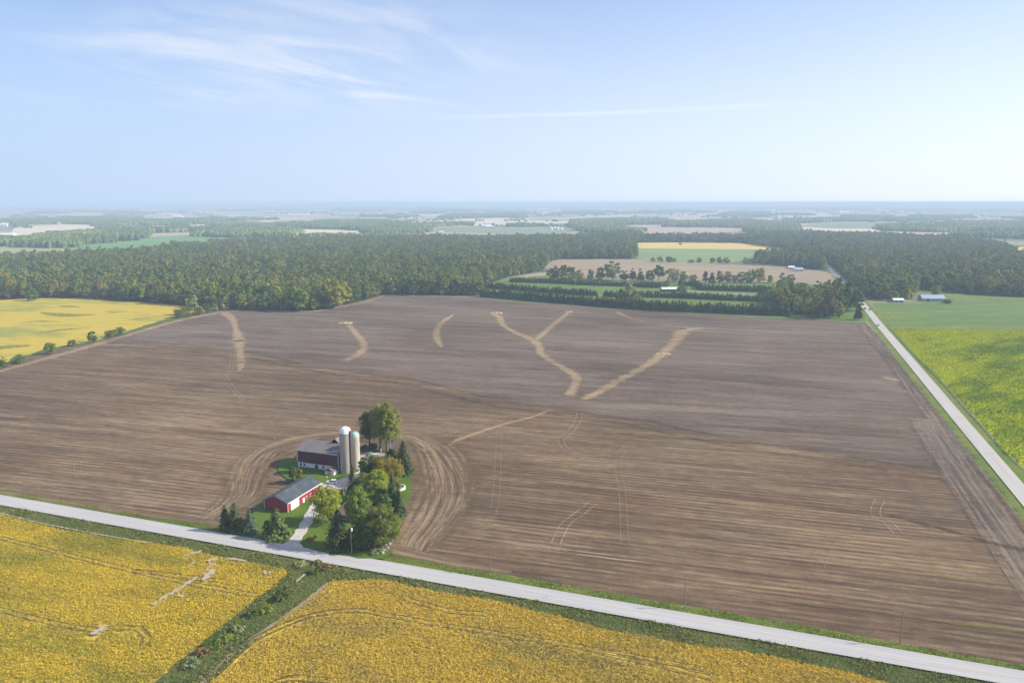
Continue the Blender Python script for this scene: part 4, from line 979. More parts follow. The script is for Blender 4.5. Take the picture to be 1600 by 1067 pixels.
for x, y in ((.02, -.02), (sx0 - .14, -.02), (.02, SL - .12)):
    MB().box(x, y, 0, x + .16, y + .16, SH - .05).build('corner_trim', M_white, shed)
b = MB(); b.box(.47, -.45, SH - .38, .60, SL + .45, SH - .12); b.build('eave_trim', M_white, shed)
b = MB().box(.02, .2, .0, .2, 1.8, .28); b.box(.02, 7.4, 0, .2, SL - .2, .28); b.build('base_board', plain('orange_stained_concrete', (.55, .36, .22), .9, .2), shed)
sg = (SRG - SH) / (SW / 2)
for s in (0, 1):
    xa, xb = (sx0 - .45, sx0 + SW / 2) if s == 0 else (.45, sx0 + SW / 2)
    za = SH - .45 * sg
    MB().prism([(xa, za - .16), (xb, SRG - .16), (xb, SRG + .01), (xa, za + .01)][::(1 if s == 0 else -1)], -.56, -.455).build('gable_trim', plain('grey_trim', (.25, .22, .24), .6), shed)

# ------------------------------------------------------------------ bank barn with cross wing
B0 = G(465.5, 729.6); B1 = G(529.3, 738.2); BW = (B1 - B0).length; BD = 13.0; BH = 8.3; BR = 10.5; FH_ = 2.5
barn = empty('bank_barn', B0, UA, label='big dark red barn on a whitewashed base beside the two silos', cat='barn')
Mx = Matrix.Rotation(math.pi / 2, 4, 'Z')
b = MB(); b.box(.05, .05, 0, BW - .05, BD - .05, FH_); b.build('foundation', M_wash, barn)
b = MB(); b.prism([(-x_, z) for x_, z in [(0, FH_), (BD, FH_), (BD, BH), (BD / 2, BR), (0, BH)]][::-1], 0, BW, Matrix.Rotation(-math.pi / 2, 4, 'Z'))
b.build('wall', M_dred, barn)
sb = (BR - BH) / (BD / 2)
for s in (0, 1):
    ye, yr = (-.5, BD / 2) if s == 0 else (BD + .5, BD / 2); ze = BH - .5 * sb
    vs = []
    for x in (-.4, BW + .4):
        vs += [(x, ye, ze + .02), (x, yr, BR + .02), (x, yr, BR + .18), (x, ye, ze + .18)]
    MB().add(vs, [(0,1,2,3),(7,6,5,4),(0,4,5,1),(1,5,6,2),(2,6,7,3),(3,7,4,0)]).build('roof', M_baroof, barn)
MB().box(-.4, -.64, BH - .42, BW + .4, -.51, BH - .06).build('eave_trim', plain('pale_eave_trim', (.62, .58, .60), .6), barn)
for x in (-.02, BW - .2): MB().box(x, -.06, FH_, x + .22, .0, BH - .2).build('corner_trim', M_white, barn)
wx, ww, wl, wr = 9.6, 11.0, 18.0, 12.5
b = MB(); b.prism([(wx + x, z) for x, z in gable(ww, 7.4, wr)], BD - 2, wl); b.build('cross_wing', M_dred, barn)
roof_slabs(barn, ww, wl, 7.4, wr, M_baroof, x0=wx, y0=BD / 2 + .6, name='wing_roof')
for i, x in enumerate((1.1, 3.0, 12.6)):
    f = MB().box(x, .0, 1.0, x + .9, .09, 2.1).build('window', M_white, barn) if False else MB().box(x, -.03, .95, x + .85, .045, 2.15).build('window', M_glass, barn)
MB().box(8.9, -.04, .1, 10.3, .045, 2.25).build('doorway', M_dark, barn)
# milk house
K0 = G(508, 742.6); mk = empty('milk_house', K0, UA, label='tiny white milk house with a dark roof against the barn', cat='outbuilding')
kw, kd = 4.3, 4.0
b = MB(); b.box(0, 0, 0, kw, kd, 2.1); b.build('wall', M_white, mk)
b = MB(); b.prism([(0, 2.1), (kw, 2.1), (kw / 2, 3.2)], 0.02, kd - .02); b.build('gable', M_dred, mk)
roof_slabs(mk, kw, kd, 2.1, 3.2, plain('brown_worn_roof', (.17, .12, .11), .8, .2), over=.3, th=.1)
for x in (1.3, 2.2): MB().box(x, -.05, .9, x + .5, .0, 1.7).build('window', M_glass, mk)
MB().box(kw, .9, .05, kw + .05, 1.9, 2.0).build('door', plain('grey_door', (.45, .46, .46), .6), mk)

# ------------------------------------------------------------------ silos
def silo(px, py, r, hb, dome_h, mbody, mdome, label, chute=1):
    f_ = G(px, py); c = Vector((f_.x, f_.y, 0)); c = c + Vector((c.x, c.y, 0)).normalized() * r
    e = empty('silo', c, 0, label=label, cat='silo')
    MB().lathe([(r, -.1), (r, hb)], 40).build('body', mbody, e, smooth=True)
    for k in range(int(hb / .95)):
        z = .5 + k * .95; MB().lathe([(r + .01, z), (r + .045, z + .01), (r + .045, z + .07), (r + .01, z + .08)], 24).build('hoop', M_hoop, e)
    prof = [(r * 1.03, hb - .05), (r * 1.03, hb + .12)] + [(r * 1.02 * math.cos(a), hb + .12 + dome_h * math.sin(a)) for a in np.linspace(0.0, math.pi / 2 - .05, 9)] + [(.02, hb + .14 + dome_h)]
    dm = MB().lathe(prof, 36).build('dome', mdome, e, smooth=True)
    for k in range(12):
        a = k * math.pi / 6; ps = [(1.03 * r * math.cos(q) * math.cos(a), 1.03 * r * math.cos(q) * math.sin(a), hb + .14 + dome_h * math.sin(q)) for q in np.linspace(.02, 1.45, 7)]
        MB().tube(ps, [.035] * 7, 4).build('rib', mdome, dm)
    a = math.radians(-28 if chute == 1 else -165)
    cx_, cy_ = (r + .32) * math.cos(a), (r + .32) * math.sin(a)
    MB().lathe([(.42, 1.5), (.42, hb + .9), (.05, hb + 1.25)], 10, (cx_, cy_)).build('chute', plain('dark_chute_steel', (.10, .095, .09), .7), e)
    return e
silo(541.8, 742, 2.5, 18.3, 2.45, M_conc, M_dome, 'taller tan concrete silo with a shiny white dome')
silo(556.6, 735, 1.85, 15.1, 1.8, M_conc2, M_domeg, 'shorter slim silo with a pale green dome', 2)

# ------------------------------------------------------------------ house among the trees
H0 = G(531, 813); hs = empty('farmhouse', H0, UA, label='brown roofed bungalow half hidden by the yard trees', cat='house')
hw_, hd = 15.5, 9.0
b = MB(); b.box(0, 0, 0, hw_, hd, 2.8); b.build('wall', M_siding, hs)
sb2 = (5.1 - 2.8) / (hd / 2)
for s in (0, 1):
    ye, yr = (-.6, hd / 2) if s == 0 else (hd + .6, hd / 2); ze = 2.8 - .6 * sb2; vs = []
    for x in (-.6, hw_ + .6): vs += [(x, ye, ze + .02), (x, yr, 5.12), (x, yr, 5.28), (x, ye, ze + .18)]
    MB().add(vs, [(0,1,2,3),(7,6,5,4),(0,4,5,1),(1,5,6,2),(2,6,7,3),(3,7,4,0)]).build('roof', M_horoof, hs)
for x0_, x1_ in ((0, .02), (hw_ - .02, hw_)):
    MB().add([(x0_, 0, 2.8), (x0_, hd, 2.8), (x0_, hd / 2, 5.1), (x1_, 0, 2.8), (x1_, hd, 2.8), (x1_, hd / 2, 5.1)], [(0, 1, 2), (5, 4, 3), (0, 3, 4, 1), (1, 4, 5, 2), (2, 5, 3, 0)]).build('gable', M_siding, hs)
MB().box(13.2, 5.4, 3.5, 14.2, 6.3, 6.4).build('chimney', plain('pink_brick', (.55, .36, .30), .9, .2, 4), hs)
for x in (1.2, 4.0, 8.2, 11.5):
    f = MB().box(x, -.07, .9, x + 1.5, 0, 2.2).build('window', M_white, hs); MB().box(x + .1, -.085, 1.0, x + 1.4, -.072, 2.1).build('pane', M_glass, f)
MB().box(6.3, -.06, .05, 7.3, 0, 2.2).build('door', M_white, hs)
dk = empty('garden_deck', G(598, 778), UA, label='small wooden deck behind the house by the pool', cat='deck')
for k in range(14): MB().box(0, k * .26, .55, 5.6, k * .26 + .235, .60).build('plank', M_wood, dk)
for x, y in ((0, 0), (5.5, 0), (0, 3.5), (5.5, 3.5)): MB().box(x, y, -.1, x + .1, y + .1, 1.5).build('post', M_wood, dk)
for y in (0.02, 3.52): MB().box(.1, y, 1.4, 5.5, y + .06, 1.5).build('rail', plain('pink_rail', (.62, .45, .38), .8), dk)
# pool
pl = empty('swimming_pool', G(619.5, 766) + Vector((0, 1.2, 0)), 0.15, label='round garden pool with teal water and a cream rim', cat='pool')
def ell(prof, rx, ry, n=36):
    m_ = MB(); m_.lathe(prof, n); m_.v = [(x * rx, y * ry, z) for x, y, z in m_.v]; return m_
ell([(1, 0), (1, 1.1), (.96, 1.12)], 3.4, 2.7).build('wall', M_white, pl); ell([(1.05, 1.08), (1.05, 1.2), (.90, 1.2), (.90, 1.05)], 3.4, 2.7).build('rim', plain('cream_rim', (.72, .62, .48), .6), pl)
ell([(.93, .95), (.001, .96)], 3.4, 2.7).build('water', plain('teal_water', (.05, .20, .25), .1, .2, 1, spec=.6), pl)
tp = empty('tarp_cover', G(601, 766), .3, label='crumpled blue and silver tarpaulin beside the pool', cat='tarpaulin')
vs = []; fs = []
for i in range(9):
    for j in range(7): vs.append((i * .55 - 2.2, j * .55 - 1.6, max(0.05, 1.3 * math.exp(-((i-4)**2 + (j-3)**2) / 7) + random.uniform(-.12, .12))))
for i in range(8):
    for j in range(6): fs.append((i*7+j, (i+1)*7+j, (i+1)*7+j+1, i*7+j+1))
MB().add(vs, fs).build('sheet', plain('blue_tarpaulin', (.08, .22, .32), .45, .6, 1.0), tp)
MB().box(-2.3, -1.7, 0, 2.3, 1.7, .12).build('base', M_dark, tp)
bn = empty('garden_bench', G(628.5, 767.5), .75, label='curved cream bench east of the round pool', cat='bench')
m_ = MB(); n = 10
for k in range(n): 
    a0, a1 = -1.2 + 2.4 * k / n, -1.2 + 2.4 * (k + 1) / n
    p = [(3.0 * math.sin(a) - 0, -3.0 * math.cos(a) + 2.6) for a in (a0, a1)]; q = [(2.45 * math.sin(a), -2.45 * math.cos(a) + 2.6) for a in (a0, a1)]
    m_.add([(*p[0], .45), (*p[1], .45), (*q[1], .45), (*q[0], .45), (*p[0], .55), (*p[1], .55), (*q[1], .55), (*q[0], .55)], [(0,3,2,1),(4,5,6,7),(0,1,5,4),(1,2,6,5),(2,3,7,6),(3,0,4,7)])
m_.build('seat', plain('cream_paint', (.72, .63, .50), .6), bn)
for a in (-1.0, 0, 1.0): MB().box(2.7*math.sin(a)-.12, -2.7*math.cos(a)+2.5, -.05, 2.7*math.sin(a)+.12, -2.7*math.cos(a)+2.7, .45).build('leg', M_wood, bn)
# feedlot wall and slabs behind the silos
fw = empty('feedlot_wall', G(560, 708), math.radians(-5), label='long low dark wall behind the two silos', cat='wall')
MB().box(0, 0, 0, 12.5, .3, 1.1).build('wall_panel', plain('dark_boards', (.07, .075, .07), .8), fw)
for k in range(5): MB().box(k * 3.05, -.16, 0, k * 3.05 + .2, -.005, 1.3).build('post', M_wood, fw)
for i, (px, py, lb) in enumerate([(577,709,'pale concrete slab lying west of a white post'), (587,711,'pale concrete slab at the east end of the feedlot wall'), (574,721,'pale slab beside the trees east of the slim silo')]):
    e = empty('concrete_slab', G(px, py), .3 * i, label=lb, cat='slab', group='slabs in the feedlot'); 
    MB().box(-1.3, -.8, 0, 1.3, .8, .65).build('block', plain('pale_concrete', (.60, .56, .50), .9), e)
    MB().box(-1.4, -.9, .65, 1.4, .9, .75).build('cap', plain('pale_concrete', (.60, .56, .50), .9), e)
e = empty('gate_post', G(595.5, 709), 0, label='short white post at the end of the feedlot wall', cat='post'); MB().box(-.2, -.2, 0, .2, .2, 2.2).build('shaft', M_white, e); MB().box(-.25, -.25, 2.2, .25, .25, 2.3).build('cap', M_white, e)
# wind pump
wm = empty('wind_pump', G(609.6, 708), 0, label='small windmill with a round pale wheel below the tall poplars', cat='windmill')
hp = HT(609.6, 708, 677.5)
for sx, sy in ((1,1),(1,-1),(-1,1),(-1,-1)): MB().tube([(sx*.9, sy*.9, 0), (sx*.12, sy*.12, hp)], [.06, .045], 4).build('leg', M_galv, wm)
for k in range(1, 6):
    z = hp * k / 6; q = .9 - .78 * k / 6; m_ = MB()
    for a, c_ in (((q,q),(q,-q)),((q,-q),(-q,-q)),((-q,-q),(-q,q)),((-q,q),(q,q))): m_.tube([(*a, z), (*c_, z)], [.03, .03], 4)
    m_.build('brace', M_galv, wm)
wh = MB().tube([(0, -.25, hp), (0, -.45, hp)], [.12, .12], 8).build('wheel', M_galv, wm)
for k in range(14):
    a = k * 2 * math.pi / 14; m_ = MB(); ca, sa = math.cos(a), math.sin(a); cb, sb_ = math.cos(a + .30), math.sin(a + .30)
    m_.add([(.35*ca, -.40, hp+.35*sa), (1.1*ca, -.44, hp+1.1*sa), (1.1*cb, -.34, hp+1.1*sb_), (.35*cb, -.36, hp+.35*sb_)], [(0,1,2,3)]); m_.build('blade', M_galv, wh)
MB().add([(0, .3, hp-.35), (0, 1.7, hp-.5), (0, 1.7, hp+.5), (0, .3, hp+.25), (.03, .3, hp-.35), (.03, 1.7, hp-.5), (.03, 1.7, hp+.5), (.03, .3, hp+.25)], [(0,1,2,3),(7,6,5,4),(0,4,5,1),(1,5,6,2),(2,6,7,3),(3,7,4,0)]).build('tail', M_galv, wm)

# ------------------------------------------------------------------ utility poles, posts
def pole(px, pb, hgt, label, can=False, grp='utility poles along the front road', rz=UA, arm=True, r=.15):
    e = empty('utility_pole', G(px, pb), rz, label=label, cat='utility pole', group=grp)
    MB().tube([(0,0,-.2),(0,0,hgt)], [r, r*.7], 8).build('pole', M_pole, e)
    if arm:
        a = MB().box(-1.25, -.16, hgt - .35, 1.25, -.04, hgt - .22).build('crossarm', M_pole, e)
        for x in (-1.1, -.4, .4, 1.1): MB().lathe([(.05, hgt - .22), (.07, hgt - .1), (.03, hgt + .02)], 8, (x, -.1)).build('insulator', M_galv, a)
    if can:
        c_ = MB().lathe([(.05, hgt - 2.2), (.30, hgt - 2.15), (.30, hgt - 1.15), (.1, hgt - 1.0)], 12, (.42, -.1)).build('transformer', plain('pale_transformer', (.72, .74, .75), .5), e)
    return e
pole(549.5, 866, HT(549.5, 866, 819.5), 'utility pole with a white transformer beside the dark yard trees', True)
pole(765.5, 895, 9.6, 'thin utility pole on the verge, second from the farmyard')
pole(1069.5, 951, 9.6, 'thin utility pole on the verge, third from the farmyard')
pole(1406, 1006, 9.6, 'thin utility pole on the verge near the field corner, fourth from the farmyard')
for i, (px, py) in enumerate([(1439,562),(1514.5,653),(1576,709)]):
    pole(px, py, 8.0, ['first','second','third'][i] + ' thin pole beside the lime soybean field, counted from the woods', grp='poles along the side road', rz=UA + math.pi/2, r=.11)
for px, py, h_, m_, lb in [(855.7,935,1.5,M_white,'short white marker post at the south road edge'), (544.5,866,1.5,M_wood,'short brown stake next to the transformer pole')]:
    e = empty('marker_post', G(px, py), 0, label=lb, cat='marker post'); MB().box(-.07,-.07,-.1,.07,.07,h_).build('shaft', m_, e); MB().box(-.1,-.1,h_,.1,.1,h_+.08).build('cap', m_, e)
e = empty('mailbox', G(443.6, 842.5), UA, label='dark mailbox on a post beside the drive entrance', cat='mailbox'); MB().box(-.07,-.07,-.1,.07,.07,1.0).build('post', M_pole, e); MB().box(-.2,-.3,1.0,.2,.35,1.4).build('box', M_blk, e)
e = empty('yard_post', G(510.6, 748.3), 0, label='small bright yellow-green upright post on grass below the milk house', cat='post')
MB().lathe([(.28, 0), (.22, .7), (.26, 1.1), (.05, 1.35)], 10).build('shaft', plain('yellow_green_paint', (.60, .62, .10), .6), e); MB().box(-.12,-.5,.05,.12,.5,.12).build('foot', M_wood, e)
e = empty('wash_trough', G(503.8, 735.0), UA, label='low pale trough by the barn doorway', cat='trough'); MB().box(0, 0, .1, 1.6, .6, .5).build('basin', plain('pinkish_trough', (.55, .45, .42), .8), e); MB().box(.1, .1, 0, .3, .5, .1).build('foot', M_wood, e); MB().box(1.3, .1, 0, 1.5, .5, .1).build('foot', M_wood, e)

# ------------------------------------------------------------------ vehicles
def car(loc, rz, paint, label, kind='suv', z=.5):
    e = empty('parked_car' if kind == 'suv' else 'car', Vector((loc[0], loc[1], z)), rz, label=label, cat='car')
    prof = [(-2.25,.35),(2.25,.35),(2.3,.75),(2.1,.95),(1.15,1.02),(-2.2,1.08),(-2.3,.8)]
    MB().prism(prof, -.9, .9).build('body', paint, e)
    cab = [(-2.1,1.06),(1.1,1.02),(.35,1.62),(-1.75,1.66)] if kind == 'suv' else [(-1.5,1.06),(1.0,1.02),(.2,1.48),(-1.0,1.5)]
    c_ = MB().prism(cab, -.78, .78).build('cabin', M_glass, e)
    r_ = [(cab[3][0] + .05, cab[3][1] + .005), (cab[2][0] - .05, cab[2][1] + .005), (cab[2][0] - .1, cab[2][1] + .07), (cab[3][0] + .12, cab[3][1] + .07)]
    MB().prism(r_, -.76, .76).build('roof', paint, e)
    for x in (-1.4, 1.4):
        for y in (-.82, .82):
            m_ = MB(); m_.tube([(x, y - .11, .34), (x, y + .11, .34)], [.34, .34], 14); wl_ = m_.build('wheel', M_blk, e)
            MB().tube([(x, y - .12, .34), (x, y + .12, .34)], [.19, .19], 10).build('rim', M_galv, wl_)
    for y in (-.62, .62): MB().box(2.2, y - .18, .68, 2.32, y + .18, .84).build('headlight', M_white, e)
    for y in (-.7, .7): MB().box(-2.33, y - .12, .7, -2.24, y + .12, .95).build('tail_light', plain('red_lamp', (.35, .02, .02), .4), e)
    return e
P_white = plain('white_car_paint', (.72, .73, .74), .25, .02, spec=.5); P_blue = plain('pale_blue_car_paint', (.42, .52, .60), .25, .02, spec=.5); P_darkc = plain('dark_car_paint', (.05, .055, .065), .25, .02, spec=.5)
car(G(518.5, 757.0), math.radians(172), P_white, 'white estate car parked on gravel between shed and milk house')
VA = UA + math.pi / 2
car(G(1372.5, 509.5), VA + math.pi, P_blue, 'pale blue car driving down the side road past the field corner', 'saloon', .36)
car(G(1351.5, 483.5), VA + math.pi, P_darkc, 'dark car on the side road nearer the woods', 'saloon', .36)
car(G(1359, 484.5), VA, P_darkc, 'dark car stopped at the edge of the side road by the green field', 'suv', .1)
for px, py, lb in [(1063,455,'white van west of a trailer at the white roofed shed'), (1070,456.5,'white car parked at the start of the gravel lane')]: car(G(px, py), .2, P_white, lb, z=.2)
for px, py, lb in [(1468,471,'white vehicle parked at the east end of the blue roofed barn'), (1476,472.5,'second white vehicle beside the blue roofed barn')]: car(G(px, py), .5, P_white, lb, z=.1)

# ------------------------------------------------------------------ distant buildings
WR = {'white': plain('far_white_wall', (.72, .71, .68), .7), 'grey': plain('far_grey_wall', (.35, .35, .35), .7), 'dark': plain('far_dark_wall', (.07, .06, .06), .8), 'red': plain('far_red_wall', (.40, .07, .06), .7), 'cream': plain('far_cream_wall', (.60, .50, .38), .7),
      'blue': plain('far_blue_roof', (.33, .40, .48), .5), 'silver': plain('far_silver_roof', (.70, .73, .77), .4), 'brown': plain('far_brown_roof', (.20, .14, .10), .8)}
def building(px, py, w_, l_, h_, wall, roof, label, rz=UA, name='farm_building', rise=.25, doors=2):
    g = G(px, py); e = empty(name, g, rz, label=label, cat='farm building' if name != 'house' else 'house')
    MB().prism([(x - w_/2, z) for x, z in gable(w_, h_, h_ + w_ * rise)], -l_/2, l_/2).build('wall', WR[wall], e)
    for o2 in roof_slabs(e, w_, l_, h_, h_ + w_ * rise, WR[roof], x0=-w_/2, y0=-l_/2, yb=l_/2, over=.5): pass
    for k in range(doors):
        y = -l_/2 + l_ * (k + .5) / doors; MB().box(w_/2 + .01, y - 1.2, .1, w_/2 + .08, y + 1.2, min(2.8, h_ - .4)).build('door', WR['dark'], e)
    return e
HR = UA + math.pi / 2
building(1046, 455.5, 9, 22, 3.6, 'dark', 'silver', 'long open shed with a bright white roof among the spruce rows', -math.pi/2 + .04, rise=.22)
building(1455, 470, 12, 26, 3.5, 'grey', 'blue', 'long barn with a blue-grey roof at the far edge of the green field', -math.pi/2 - .06, rise=.3)
building(1247, 424, 10, 14, 4, 'white', 'blue', 'blue roofed house under the trees at the tan field end', -math.pi/2, 'house')
building(1236, 421, 8, 10, 4, 'white', 'silver', 'small white house west of the blue roofed one', -math.pi/2, 'house')
building(1402, 472, 7, 12, 2.8, 'grey', 'silver', 'low shed under trees between the side road and blue roofed barn', -math.pi/2)
building(858, 425, 8, 12, 4, 'cream', 'brown', 'small tan roofed building at the wood corner', -math.pi/2)
building(8, 354, 22, 34, 8, 'white', 'silver', 'white barn at the western end of the distant tan field', -math.pi/2, rise=.4)
building(20, 355.5, 18, 30, 6, 'white', 'red', 'red roofed barn next to the distant white barn', -math.pi/2)
building(9, 369.5, 22, 60, 6, 'white', 'silver', 'very long white roofed poultry barn before the western woods', -math.pi/2 + .1, doors=4)
building(93, 351, 14, 18, 7, 'white', 'silver', 'white barn alone on the distant tan field edge', -math.pi/2)
building(165, 356, 16, 24, 6, 'white', 'silver', 'white barn at the east end of the distant tan field', -math.pi/2)
building(249, 402, 9, 14, 5, 'grey', 'silver', 'pale shed in the woods clearing', -math.pi/2)
building(276, 340, 30, 60, 12, 'white', 'silver', 'distant white barn pair, western one, in the blue haze', -math.pi/2)
building(281, 341, 26, 50, 10, 'white', 'silver', 'distant white barn pair, eastern one, in the blue haze', -math.pi/2)
building(384, 350, 22, 40, 9, 'dark', 'brown', 'dark barn standing on the distant cream field', -math.pi/2)
building(452, 370, 14, 24, 5, 'white', 'silver', 'white barn at the edge of the round western wood', -math.pi/2)
building(435, 370, 10, 30, 4, 'white', 'silver', 'long low white shed beside the round western wood', -math.pi/2)
building(760, 355.5, 22, 46, 8, 'white', 'silver', 'white barn between two clumps on the grey-green field', -math.pi/2)
building(766, 356.5, 16, 30, 6, 'grey', 'silver', 'grey barn touching the white one on the grey-green field', -math.pi/2)
building(827, 354, 20, 26, 16, 'white', 'silver', 'tall white grain elevator beyond the woods', -math.pi/2)
building(820, 354, 16, 26, 8, 'white', 'silver', 'lower white barn west of the tall grain elevator', -math.pi/2)
building(843, 353, 18, 40, 6, 'white', 'silver', 'long white barn east of the tall grain elevator', -math.pi/2)
building(1291, 346.5, 24, 60, 8, 'white', 'silver', 'white barn on the pale field beyond the big eastern wood', -math.pi/2)
building(1297, 346, 20, 40, 8, 'white', 'silver', 'second white barn beyond the big eastern wood', -math.pi/2)
building(1318, 335, 60, 90, 16, 'white', 'silver', 'hazy white barn far beyond the eastern wood', -math.pi/2)
building(690, 364.5, 12, 16, 5, 'white', 'silver', 'tiny white shed by the bush on the grey-green field', -math.pi/2)
def bin_(px, py, r, h_, label, mat=None):
    e = empty('grain_bin', G(px, py), 0, label=label, cat='grain bin'); MB().lathe([(r, 0), (r, h_)], 16).build('body', mat or WR['silver'], e); MB().lathe([(r * 1.03, h_), (.1, h_ + r * .55)], 16).build('roof', mat or WR['silver'], e)
bin_(199.5, 394, 3.2, 9, 'round white topped silo rising from the woods')
for k, (px, py) in enumerate([(861,360),(866,359.5),(871,359.5),(877,360)]): bin_(px, py, 7, 12 - k, ['tallest','second','third','lowest'][k] + ' blue-white grain bin of the row behind the woods')
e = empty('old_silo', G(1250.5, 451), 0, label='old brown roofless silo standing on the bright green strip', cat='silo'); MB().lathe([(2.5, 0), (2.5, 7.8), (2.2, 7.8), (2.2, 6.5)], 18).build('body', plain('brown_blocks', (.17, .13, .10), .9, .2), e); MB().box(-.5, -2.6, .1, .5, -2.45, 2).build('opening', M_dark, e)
# plume of smoke beyond the wood
# brush and straw heaps in the ploughed field
def heap(px, py, L_, W_, h_, mat, label, name='straw_pile'):
    vs = []; fs = []; nx, ny = 18, 9
    for i in range(nx):
        for j in range(ny):
            u, v = i / (nx-1) * 2 - 1, j / (ny-1) * 2 - 1; q = max(0, 1 - u*u) * max(0, 1 - v*v)
            vs.append((u * L_/2 + random.uniform(-.2,.2), v * W_/2 * (1 + .2 * math.sin(i)) + random.uniform(-.1,.1), h_ * math.sqrt(q) * random.uniform(.6, 1.1) - .05))
    for i in range(nx-1):
        for j in range(ny-1): fs.append((i*ny+j, (i+1)*ny+j, (i+1)*ny+j+1, i*ny+j+1))
    o = MB().add(vs, fs).build(name, mat, None, G(px, py), random.uniform(-.2, .1)); tag(o, label, name.replace('_', ' '), 'heaps left in the ploughed field')
M_straw = plain('golden_straw', (.44, .33, .17), .95, .25, .6); M_brush = plain('dark_brush', (.10, .085, .045), .95, .4, .8)
heap(540, 505.5, 14, 4.5, 1.6, M_straw, 'golden straw heap at the head of the boomerang shaped strip')
heap(776, 489.5, 13, 4.5, 1.6, M_straw, 'golden straw heap at the head of the longest winding strip')
heap(889, 487.5, 9, 3, 1.2, M_straw, 'golden straw heap at the head of the short slanting strip')
heap(376, 533, 11, 4.5, 1.2, M_brush, 'dark brush heap on the straw strip nearest the field margin', 'brush_pile')
heap(378, 566, 6, 2, .7, M_brush, 'small brush heap at the foot of the western straw strip', 'brush_pile')
heap(1067, 514, 8, 4, 1.2, M_brush, 'dark brush heap at the top of the straight eastern strip', 'brush_pile')
heap(1036, 553, 12, 3, .9, M_straw, 'golden straw heap halfway down the straight eastern strip')
# ------------------------------------------------------------------ trees of the farmyard
def conifer(px, pb, pt, wpx, mat, label, rings=30, per=34, ls=.6, name='spruce_tree', cat='spruce', sq=None):
    h = HT(px, pb, pt); r = wpx * MPP(px, pb) / 2 * 1.12
    me = crown_cone('crown', h, r, h * .02, rings, per, ls, mat); e = empty(name, G(px, pb), 0, label=label, cat=cat)
    link('crown', me, e); link('trunk', trunk_mesh('trunk', h * .85, h * .018, M_bark, 0), e); return e
yard = [
 (577.5,701,638,38,L_dark,'weep','dark green poplar, westernmost of the tall group behind the silos',M_bark,.24),  # darker leaf colour than the other poplars
 (594,706,627,36,L_mid,'weep','tall poplar in the middle of the group behind the silos',M_palebark,.2),
 (604,708,622,32,L_olive,'weep','tallest olive poplar of the group behind the silos',M_palebark,.2),
 (613,704,633,36,L_mid,'weep','green poplar, easternmost of the tall group behind the silos',M_palebark,.24),
 (583,752,707,48,L_dark,'round','dark leafy tree in the yard east of the slim silo',M_bark,.15),
 (605,762,710,54,L_orange,'round','broad orange tinged maple in the middle of the yard',M_bark,.2),
 (587,784,731,48,L_ygreen,'round','yellow-green maple in front of the orange tinged one',M_bark,.28),
 (511,818,758,52,L_ygreen,'round','bright yellow-green maple at the bend of the drive',M_bark,.22),
 (563,852,757,46,L_mid,'weep','tall slim birch with a pale trunk beside the transformer pole',M_palebark,.34),
 (598,856,780,60,L_mid,'round','big round green tree closest to the road at the field side',M_bark,.04),
 (580,857,806,36,L_dark,'round','dark low tree filling the gap beside the transformer pole',M_bark,.05),
 (558,857,812,30,L_dark,'round','dark low tree right behind the transformer pole',M_bark,.05),
 (597,800,758,32,L_dark,'round','dark tree between the bungalow and the tall dark spruce',M_bark,.1),
 (572,770,737,30,L_mid,'round','green tree behind the bungalow roof',M_bark,.1),
 (617,778,742,24,L_olive,'round','olive tree hiding the west side of the pool',M_bark,.08),
 (458,755,727,16,L_dark,'round','dark small tree between shed roof and barn',M_bark,.1),
 (467,752,728,13,L_orange,'tall','thin orange tinged tree in front of the whitewashed barn base',M_bark,.2),
 (612,716,700,18,L_dark,'round','dark bush at the foot of the wind pump',M_bark,.02),
 (583,702,692,16,L_dark,'round','dark bush under the dark green poplar',M_bark,.02),
 (570,703,695,12,L_mid,'round','green bush between the slim silo and the dark green poplar',M_bark,.02),
 (421,839,810,20,L_dark,'round','dark round tree leaning against the pine by the road',M_bark,.05),
 (378,832,804,16,L_olive,'round','olive tree in the middle of the roadside spruce group',M_bark,.1),
 (600,812,768,28,L_dark,'round','dark leafy tree behind the big round green one',M_bark,.1),
 (545,798,772,14,L_dark,'round','dark shrub behind the brown roof',M_bark,.05),
 (622,722,708,14,L_dark,'round','dark bush beside the big dark spruce',M_bark,.02)]
for px, pb, pt, wpx, mat, shp, lb, bk, zf_ in yard:
    big = (pb - pt) > 38
    special(px, pb, pt, wpx, mat, shp, lb, 'yard_tree' if pb - pt > 20 else 'yard_bush', detail=2 if big else 1, bark=M_bark if 'poplar' in lb else bk, z0f=zf_, cat='tree' if pb - pt > 20 else 'bush')
conifer(631, 742, 688, 32, N_dark, 'big dark spruce at the eastern edge of the yard', 34, 44, .7)
conifer(551.5, 770, 724, 16, N_dark, 'narrow columnar spruce beside the gravel yard')
conifer(614, 803, 738, 28, N_dark, 'tall dark spruce between pool and house', 34, 38, .65)
conifer(624, 806, 764, 24, N_dark, 'broad dark spruce at the yard corner by the pool', 30, 38, .7)
conifer(529, 858, 795, 42, N_dark, 'dark broad spruce beside the lawn in front of the house', 34, 54, .7)
conifer(353, 829, 788, 21, N_dark, 'slim dark spruce, westernmost by the road')
conifer(368, 830, 785, 28, N_dark, 'tallest spruce of the roadside group')
conifer(391, 834, 796, 26, N_blue, 'blue-green spruce, easternmost of the roadside group')
conifer(434, 841, 793, 36, N_pine, 'full round pine by the road between lawn and drive', 30, 50, .8, 'pine_tree', 'pine')
